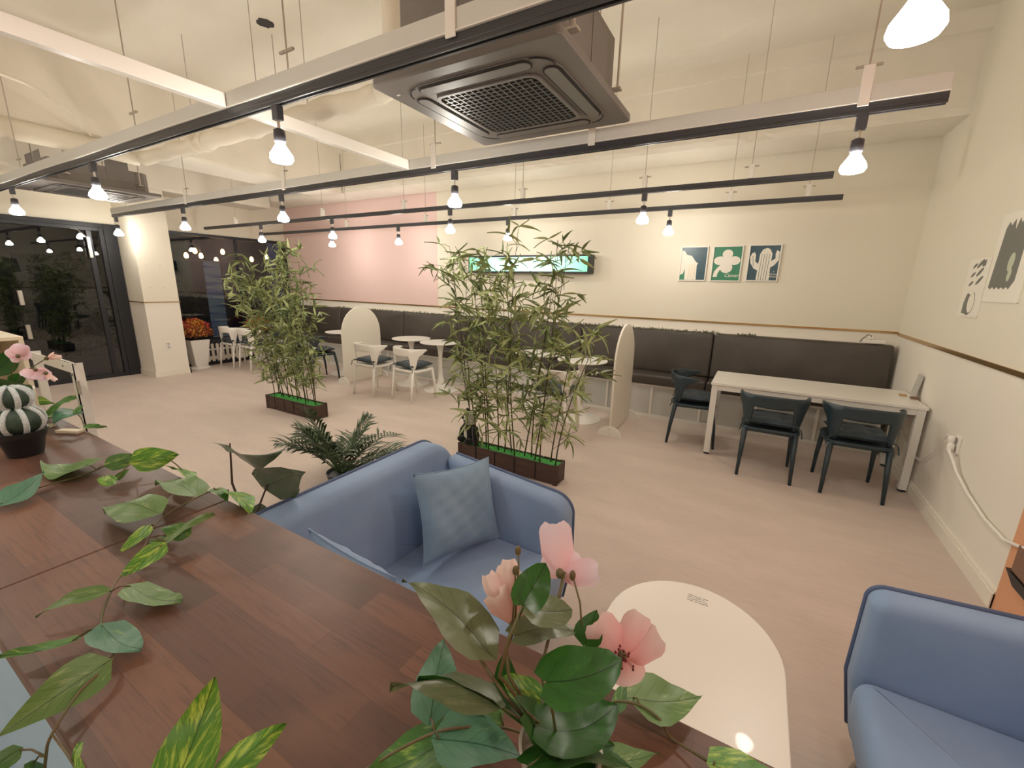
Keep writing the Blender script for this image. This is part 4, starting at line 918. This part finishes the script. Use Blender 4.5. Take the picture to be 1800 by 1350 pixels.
# ================= SOFAS =================
def sofa(label,loc,rz,W=1.10,cr=.095,ct=.585):
    t=thing('loveseat',label,'sofa',loc,rz)
    def lean(z): return .16*((z-.2)/.62)
    bo=[(.02,.20),(W-.02,.20)]+[(W-.02-.14+.14*math.cos(a),.81-.14+.14*math.sin(a)) for a in [PI/2*k/8 for k in range(9)]]+[(.02+.14-.14*math.sin(a),.81-.14+.14*math.cos(a)) for a in [PI/2*k/8 for k in range(9)]]
    part('backrest',MB().padded(bo,.15,.045,.022,lambda u,v,w:(.165+w-lean(v)*.55,u,v),6),'blue',t,smooth=True)
    part('piping',MB().tube([(.165-.075+.030-lean(v)*.55,u,v) for u,v in bo[1:]+bo[:1]],.0075,8),'piping',t,smooth=True)
    for s in (0,1):
        y=.055 if s==0 else W-.055
        ao=[(.17,.14),(.80,.14),(.835,.35)]+[(.83-cr+cr*math.cos(a),ct+cr*.95*math.sin(a)) for a in [math.radians(-5+8.5*k) for k in range(11)]]+[(.17,.735)]
        part('armrest',MB().padded(ao,.11,.035,.012,lambda u,v,w:(u,y+(w if s==0 else w),v),5),'blue',t,smooth=True)
        yo=y+(.036 if s else -.036)
        part('piping',MB().tube([(u,yo,v) for u,v in ao[1:]],.0075,8),'piping',t,smooth=True)
    part('seat',MB().padded(rrect(.70,W-.22,.05,4),.19,.055,.02,lambda u,v,w:(.49+u,W/2+v,.325+w+.008*math.sin(v*9)*math.sin(u*5)*(w>0)),5),'blue',t,smooth=True)
    part('base',MB().box(.12,.80,.06,W-.06,.15,.25),'blue',t,bev=.02)
    for x in (.16,.74):
        for y in (.10,W-.10): part('leg',MB().tube([(x,y,.16),(x+(.03 if x>.5 else -.03),y+(.03 if y>.5 else -.03),0)],[.022,.012],10),'steel',t,smooth=True)
    return t
sofa('light blue velvet loveseat with two cushions on it, beside the wooden counter',(-1.44,.58,0),0)
sofa('light blue velvet loveseat at lower right corner, against the peach wall',(1.255,1.63,0),PI,1.05,.05,.64)
def tcush(label,c,u,v,m='blue2',size=.40,T=.15,vs_=1):
    u=Vector(u).normalized(); v=Vector(v); v=(v-u*v.dot(u)).normalized(); n=u.cross(v)
    t=None; mb=MB(); k=22
    for side in (1,-1):
        vs=[]
        for i in range(k+1):
            for j in range(k+1):
                x=2*i/k-1;y=2*j/k-1; e=((1-abs(x)**2.4)*(1-abs(y)**2.4))**.55
                pin=.10
                px=x*(1-pin*(1-y*y))*size/2; py=y*(1-pin*(1-x*x))*size/2*vs_
                wr=.004*math.sin(13*x+7*y)*e+.003*math.sin(21*y-9*x)*e
                vs.append(u*px+v*py+n*(side*(T/2*e+wr)))
        mb.add(vs,[(i*(k+1)+j,(i+1)*(k+1)+j,(i+1)*(k+1)+j+1,i*(k+1)+j+1) for i in range(k) for j in range(k)])
    o=solo('throw_cushion',mb,m,label,'cushion',loc=c,smooth=True)
    q=[]; 
    for i in range(41):
        s=i/40*4; e_=int(s)%4; f=s-int(s) if s<4 else 0; x,y=[(-1+2*f,-1),(1,-1+2*f),(1-2*f,1),(-1,1-2*f)][e_ if s<4 else 0]
        q.append(u*(x*(1-.10*(1-y*y))*size/2)+v*(y*(1-.10*(1-x*x))*size/2*vs_))
    part('seam',MB().tube(q,.0028,5,cap=False),m,o,smooth=True)
    return o
tcush('blue square throw cushion leaning in the corner of the sofa behind the counter',(-1.035,1.365,.632),(.10,.35,-.035),(-.14,-.05,.36),size=.42,vs_=.90)
tcush('pale blue throw cushion on the sofa, only its corner showing above the wooden counter',(-1.03,.785,.605),(.36,.03,-.06),(.0,-.05,.36),m='blue',size=.36,T=.12)
# ================= COFFEE TABLE =================
ct=thing('coffee_table','low white coffee table with rounded ends between the two blue sofas','table',(-.06,1.1,0))
po=[(.29*math.cos(a),.30+.31*math.sin(a)) for a in [PI*k/28 for k in range(29)]]+[(.29*math.cos(a),-.25+.31*math.sin(a)) for a in [PI+PI*k/28 for k in range(29)]]
part('tabletop',MB().prism(po,.382,.40,XY),'white',ct,bev=.004)
for x in (-.17,.17):
    for y in (-.35,.4): part('leg',MB().tube([(x,y,.382),(x*1.15,y*1.1,0)],[.016,.011],10),'metalwhite',ct,smooth=True)
lb=part('printed_note',MB().box(-.055,.065,.478,.55,.4005,.4009) if 0 else MB().box(-.004,-.003,.5,.501,.4003,.4005),'ink',ct)
o=text('printed_text','WIFI and menu notes\nplease order at\nthe counter with\nyour table number',.0135,'ink',ct,(-.012,.552,.4006),(0,0,math.radians(-4)),shear=0) if 0 else None
rr=random.Random(4)
tx=MB()
for li,words in enumerate(((5,3,4,6),(4,2,6,3),(3,6,4,5),(7,3,10,0))):
    x=-.035
    for w_ in words:
        for k in range(w_): h=rr.choice((.0035,.005)); tx.box(x,x+.0016,.538-.011*li,.538-.011*li+h,.4004,.4008); tx.box(x,x+.003,.538-.011*li+.001,.538-.011*li+.0018,.4004,.4008); x+=.0034
        x+=.004
part('printed_text',tx,'ink',ct,label='four tiny grey lines of print')
# ================= PALM =================
def palm(x,y):
    r=random.Random(12); t=thing('potted_palm','dark green feathery palm on the floor behind the blue sofa','plant',(x,y,0))
    part('pot',MB().lathe([(.02,0),(.085,0),(.115,.20),(.12,.21),(.112,.21),(.10,.19),(.01,.185)],28),'pot',t,smooth='auto')
    for i in range(26):
        a=i*2.4+r.uniform(-.2,.2); el=r.uniform(.25,1.3); L=r.uniform(.48,.70); mb=MB()
        d=Vector((math.cos(a)*math.cos(el),math.sin(a)*math.cos(el),math.sin(el)))
        p0=Vector((math.cos(a)*.02,math.sin(a)*.02,.19)); pts=[p0+d*L*s-Vector((0,0,.22*s**2.4*math.cos(el)*L*2)) for s in [k/9 for k in range(10)]]
        mb.tube(pts,[.0045*(1-.8*k/9) for k in range(10)],5)
        side=d.cross(Vector((0,0,1))).normalized()
        for k in range(13):
            s=.25+.75*k/12; ip=s*9; i0=min(8,int(ip)); p=pts[i0].lerp(pts[i0+1],ip-i0); tg=(pts[i0+1]-pts[i0]).normalized()
            for sg in (-1,1):
                ll=(.20*math.sin(PI*(.2+.72*(s-.25)/.75))+.03)*r.uniform(.8,1.1)
                dd=(tg*.75+side*sg*.75+Vector((0,0,r.uniform(.0,.35)))).normalized(); n_=dd.cross(tg).normalized(); w_=dd.cross(n_).normalized()*.010
                q=p+dd*ll*.5+Vector((0,0,.004)); e=p+dd*ll-Vector((0,0,ll*.18)); mb.add([p-w_*.4,p+w_*.4,q+w_,q-w_,e],[(0,1,2,3),(3,2,4)])
        part('frond',mb,'palm',t,fixn=False,smooth=False)
palm(-2.54,1.93)
# big dark leaved plant between counter and sofa
dpl=thing('leafy_plant','dark plant with a few large glossy leaves rising between the wooden counter and the palm','plant',(-1.72,.86,0)); dl=Vector((-1.72,.86,0))
part('pot',MB().lathe([(.02,0),(.09,0),(.12,.28),(.125,.29),(.115,.29),(.105,.27),(.01,.265)],28),'ceramic',dpl,smooth='auto')
LV=lambda *p:[Vector(q)-dl for q in p]
for pts in (((-1.72,.86,.26),(-1.74,.84,.6),(-1.735,.80,.80),(-1.71,.80,.975)),((-1.72,.86,.26),(-1.66,.83,.5),(-1.59,.80,.706),(-1.485,.80,.86)),((-1.72,.86,.26),(-1.69,.83,.5),(-1.60,.8,.70))): part('stem',MB().tube(LV(*pts),[.006,.005,.0045,.003][:len(pts)],7),'brownstem',dpl,smooth=True)
M['darkpot']=leaf_mat('dark_olive_leaf',(.035,.06,.03),(.09,.12,.065),(.2,.22,.14),.04,.3)
leafobj(dpl,'leaf',(-1.73,.80,.965),(-1.36,.80,1.03),(.01,.10,-.09),'darkpot',k=0,ploc=dl)
leafobj(dpl,'leaf',(-1.50,.80,.848),(-1.24,.80,.955),(.07,.05,-.13),'darkpot',k=1,ploc=dl)
leafobj(dpl,'leaf',(-1.60,.80,.73),(-1.52,.80,.69),(.01,.03,.045),'darkpot',k=3,ploc=dl)
# ================= COUNTER =================
co=thing('wooden_counter','dark reddish brown butcher-block counter across the foreground','counter',(-.9,.315,0))
part('counter_slab',MB().box(-2.06,-.3105,-.225,.225,.968,1.0),'counter',co,bev=.003); part('counter_slab',MB().box(-.3085,1.9,-.225,.225,.968,1.0),'counter',co,bev=.003)
M['paleblue']=mat('pale_blue_panel',(.36,.64,.92),.5)
part('side_panel',MB().box(-2.03,1.87,-.20,-.18,0,.968),'paleblue',co); part('side_panel',MB().box(-2.03,1.87,.18,.20,0,.968),'white',co)
for x in (-2.03,-.31,1.85): part('support',MB().box(x,x+.02,-.18,.18,0,.968),'white',co)
# ================= FOREGROUND PLANTS =================
def vine(label,stems,leaves,mats,seed,name='pothos_vine',grp=None,base=None):
    base=Vector(base or stems[0][0]); t=thing(name,label,'plant',base); r=random.Random(seed)
    for s in stems:
        P_=[Vector(q) for q in s]; Q=[]
        for i in range(len(P_)-1):
            p0=P_[max(i-1,0)];p1=P_[i];p2=P_[i+1];p3=P_[min(i+2,len(P_)-1)]
            for k in range(5):
                u=k/5; Q.append(.5*((2*p1)+(p2-p0)*u+(2*p0-5*p1+4*p2-p3)*u*u+(3*p1-p0-3*p2+p3)*u**3))
        Q.append(P_[-1]); part('stem',MB().tube([q-base for q in Q],.0019,6),'vine',t,smooth=True)
    nodes=[Vector(q) for s in stems for q in s]
    for i,(b,tp,s) in enumerate(leaves):
        b=Vector(b); n_=min(nodes,key=lambda q:(q-b).length)
        if .004<(n_-b).length<.12:
            mid=(n_+b)/2+Vector((0,0,.006)); part('leaf_stalk',MB().tube([n_-base,mid-base,b-base],.0013,5),'vine',t,smooth=True)
        leafobj(t,'leaf',b,tp,s,mats[i%len(mats)] if not isinstance(mats,dict) else mats.get(i,'pothos'),k=r.randrange(5),ploc=base)
    return t
vine('variegated pothos vine crossing the counter at left, behind the black cactus pot',[STEM_UPPER],VINE_UPPER,{0:'pothos_blue',1:'pothos_pale',2:'pothos',3:'pothos_bright',4:'pothos_bright',5:'pothos_bright',6:'pothos'},1)
vine('long pothos vine trailing down the left side of the counter toward the camera',[STEM_MIDDLE,STEM_MIDDLE_B],VINE_MIDDLE,{0:'pothos_pale',1:'pothos',2:'pothos_bright',3:'pothos_pale',4:'pothos_bright',5:'pothos',6:'pothos_pale',7:'pothos_pale',8:'pothos_bright',9:'pothos_pale',10:'pothos_pale',11:'pothos_blue',12:'pothos',13:'pothos_pale',14:'pothos',15:'pothos',16:'pothos_bright'},2)
vine('pothos sprig with two large upright leaves at the bottom edge of the counter',[STEM_FRONT],VINE_FRONT,{0:'pothos_bright',1:'pothos_bright'},5)
vine('pothos vine around the white flower pot at bottom centre',[STEM_RIGHT,STEM_RIGHT_B],VINE_RIGHT,{0:'pothos',1:'pothos_blue',2:'pothos_blue',3:'pothos_pale',4:'pothos_bright',5:'pothos',6:'pothos'},8)
vine('pothos sprig at the far left end of the counter below the pink flowers',[STEM_BACK],VINE_BACK,{0:'pothos_bright',1:'pothos',2:'pothos_blue',3:'pothos_bright',4:'pothos'},4)
# centre arrangement in white pot
ar=thing('flower_arrangement','pink poppies and dark round leaves in a small white pot at bottom centre','plant',(-.130,.357,1.0)); al=Vector((-.130,.357,1.0))
part('pot',MB().lathe([(.01,0),(.034,0),(.046,.085),(.0475,.092),(.044,.092),(.040,.08),(.01,.078)],36),'ceramic',ar,smooth='auto')
def stem(t,pts,loc,r_=.0022,m='vine'): part('stem',MB().tube([Vector(p)-loc for p in pts],r_,7),m,t,smooth=True)
base_=Vector((-.130,.357,1.075))
for s in (FSTEM1,FSTEM2,FSTEM3,LSTEM,LSTEM2): stem(ar,[base_]+[Vector(q) for q in s[1:]],al)
AM=['arrleaf_grey','arrleaf','arrleaf_grey','arrleaf','arrleaf_grey','arrleaf','arrleaf','arrleaf_grey','arrleaf','pothos_bright','arrleaf','arrleaf','pothos_pale','arrleaf']
for i,(b,tp,s) in enumerate(ARR):
    b=Vector(b); mid=(b+base_)/2+Vector((0,0,.01))
    if i not in (1,2,3,4,0): part('leaf_stalk',MB().tube([base_-al,mid-al,b-al],.0016,6),'vine',ar,smooth=True)
    leafobj(ar,'leaf',b,tp,Vector(s)*1.12,AM[i],ms=(LM if i in (0,3,7,8,12) else RM),k=(0,3,1,3,0,1,3,2,0,1,3,0,1,3)[i],ploc=al,thick=.8)
def flower(t,loc,c,petals,m,wid,stam=None,k0=0):
    c=Vector(c[0]); f=part('flower_centre',ell(MB(),c-loc,(.006,.006,.007),8,6),'vine',t,smooth=True,label='pink poppy flower')
    for i,p in enumerate(petals):
        p=Vector(p); d=(p-c); view=(c-Vector((0,0,1.6))).normalized(); s=d.cross(view).normalized()*wid[i%len(wid)]
        leafobj(f,'petal',c-loc,p-loc,s,m,ms=PM,k=i+k0)
    if stam:
        r=random.Random(3); mb=MB(); view=(Vector((0,0,1.6))-c).normalized()
        for k in range(16): e=c-loc+view*r.uniform(.012,.018)+Vector((r.gauss(0,.007),r.gauss(0,.006),r.gauss(0,.007))); mb.tube([c-loc,e],.0004,4); ell(mb,e,(.0014,.0014,.0022),6,4)
        part('stamens',mb,'stamen',f,kind='stuff',smooth=True)
    return f
flower(ar,al,F1C,F1P,'petal_lilac',[.045,.040,.036,.036])
flower(ar,al,F2C,F2P,'petal_peach',[.026,.026,.03,.026,.034],k0=1)
flower(ar,al,F3C,F3P,'petal_pink',[.045,.038,.040,.044,.035],stam=True)
for s in (BUD1,BUD2,BUD3):
    stem(ar,s,al,.0013); e=Vector(s[-1])-al; part('bud',ell(MB(),e,(.0042,.0042,.0075),10,8),'pothos_bud' if 0 else 'vine',ar,smooth=True)
# cactus pot
cp=thing('cactus_pot','striped cactus in a small black pot at the left end of the counter','plant',(-2.10,.35,1.0))
part('pot',MB().lathe([(.01,0),(.043,0),(.057,.066),(.064,.067),(.066,.086),(.060,.086),(.056,.07),(.01,.068)],32),'pot',cp,smooth='auto')
part('soil',MB().lathe([(.001,.068),(.054,.068),(.05,.072),(.001,.074)],20),'soil',cp)
for j,(cx,cz,rx,rz_) in enumerate(((-.012,.115,.062,.050),(-.022,.192,.048,.040))):
    mb=MB(); nr=8
    mb.grid(lambda u,v:(cx+rx*math.sin(PI*v)*(1+.07*abs(math.cos(nr/2*2*PI*u)))*math.cos(2*PI*u),rx*math.sin(PI*v)*(1+.07*abs(math.cos(nr/2*2*PI*u)))*math.sin(2*PI*u),cz+rz_*math.cos(PI*v)),64,14)
    cc=part('cactus_globe',mb,'cactus',cp,smooth=True)
    for k in range(nr):
        a=2*PI*k/nr+.1; part('fuzzy_rib',MB().tube([(cx+1.075*rx*math.sin(PI*v)*math.cos(a),1.075*rx*math.sin(PI*v)*math.sin(a),cz+rz_*1.02*math.cos(PI*v)) for v in [.06+.88*q/10 for q in range(11)]],[.004]+[.0075]*9+[.004],7),'fuzz',cc,smooth=True)
# left arrangement in tall white pot
la=thing('flower_arrangement','pink flowers and a large green leaf in a white pot at the left edge','plant',(-2.33,.385,1.0)); ll_=Vector((-2.33,.385,1.0))
part('pot',MB().lathe([(.01,0),(.045,0),(.062,.17),(.066,.185),(.060,.185),(.055,.17),(.01,.165)],32),'ceramic',la,smooth='auto')
lb_=Vector((-2.33,.385,1.17))
for i,(b,tp,s) in enumerate(LEFTARR):
    leafobj(la,'leaf',b,tp,Vector(s)*(1 if i<2 else 1.5),'arrleaf',k=(0,3,1)[i],ploc=ll_,thick=.6); part('leaf_stalk',MB().tube([lb_-ll_,Vector(b)-ll_],.002,6),'vine',la,smooth=True)
LF=[(-2.07,.38,1.337),(-2.016,.40,1.295),(-1.989,.425,1.332),(-1.985,.415,1.285)]
for i,c in enumerate(LF):
    c=Vector(c); r=random.Random(i+3); stem(la,[lb_,(lb_+c)/2+Vector((0,0,.02)),c],ll_,.0016)
    d0=(Vector((-.3,.2,.6)),Vector((.2,.2,-.7)),Vector((1.2,.6,.1)),Vector((1.0,.6,-.4)))[i]
    pts=[c+(d0+Vector((r.gauss(0,.35),r.gauss(0,.35),r.gauss(0,.35)))).normalized()*r.uniform(.03,.042) for k in range((5,5,3,2)[i])]
    flower(la,ll_,[c],pts,('petal_lilac','petal_lilac','petal_peach','petal_peach')[i],[.044,.04] if i<2 else [.012,.014])
# white crate and frame
cr=thing('wooden_crate','cream slatted crate standing on edge at the far left of the counter','crate',(-2.74,.34,1.0))
for z in (.0,.335): part('board',MB().box(-.16,.16,-.16,.16,z,z+.015),'crate',cr,bev=.002)
part('board',MB().box(-.16,.16,.145,.16,.015,.335),'crate',cr,bev=.002); part('board',MB().box(-.16,.16,-.16,-.145,.015,.335),'crate',cr,bev=.002)
for y0 in (-.145,-.04,.065): part('slat',MB().box(-.16,-.148,y0,y0+.08,.015,.335),'crate',cr,bev=.001)
bt=solo('white_bottle',MB().lathe([(.001,0),(.022,0),(.022,.06),(.009,.075),(.009,.10),(.012,.10),(.012,.115),(.001,.116)],20),'whiteplastic','small white bottle standing on the cream crate','bottle',loc=(-2.70,.28,1.351),smooth='auto')
fr=thing('metal_frame','white angle-iron frame standing behind the far left end of the counter, beside the pink flowers','frame',(-2.485,.60,0))
A_=.034; HR=1.232
for x in (0,-.55):
    for y,sg in ((0,1),):
        sx=-1 if x==0 else 1
        part('upright',MB().box(*sorted((x,x+sx*.004)),*sorted((y,y+sg*A_)),0,HR).box(*sorted((x,x+sx*A_)),*sorted((y,y+sg*.004)),0,HR),'metalwhite',fr)
for y in (-.001,): part('rail',MB().box(-.55,.0,y-.003,y+.001,HR-.04,HR),'metalwhite',fr)
for x in (-.02,-.53): part('foot_bar',MB().box(x-.015,x+.015,-.05,.20,0,.02),'metalwhite',fr)
for x,z in ((-.10,HR-.02),(-.018,HR-.05)): part('bolt',MB().tube([(x,-.006,z),(x,-.001,z)],.005,8),'ink',fr)
part('top_wire',MB().tube([(-.2,0,HR+.004),(.01,.0,HR+.006),(.045,.0,HR+.002)],.003,6),'steel',fr)
part('hinge_plate',MB().box(.004,.034,.0,.004,HR-.13,HR-.07),'steel',fr)
part('lower_rail',MB().box(-.55,0,.0,.004,.35,.39),'metalwhite',fr)
bd=solo('wooden_offcut',MB().box(-.05,.05,-.012,.012,0,.012),'crate','thin pale wooden strip lying at the far end of the counter','board',loc=(-2.44,.46,1.0),bev=.002); bd.rotation_euler=(0,0,.6)
bd=solo('wooden_offcut',MB().box(-.045,.045,-.014,.014,0,.012),'crate','thin pale wooden strip under the small pothos leaves','board',loc=(-2.26,.50,1.0),bev=.002); bd.rotation_euler=(0,0,.5)
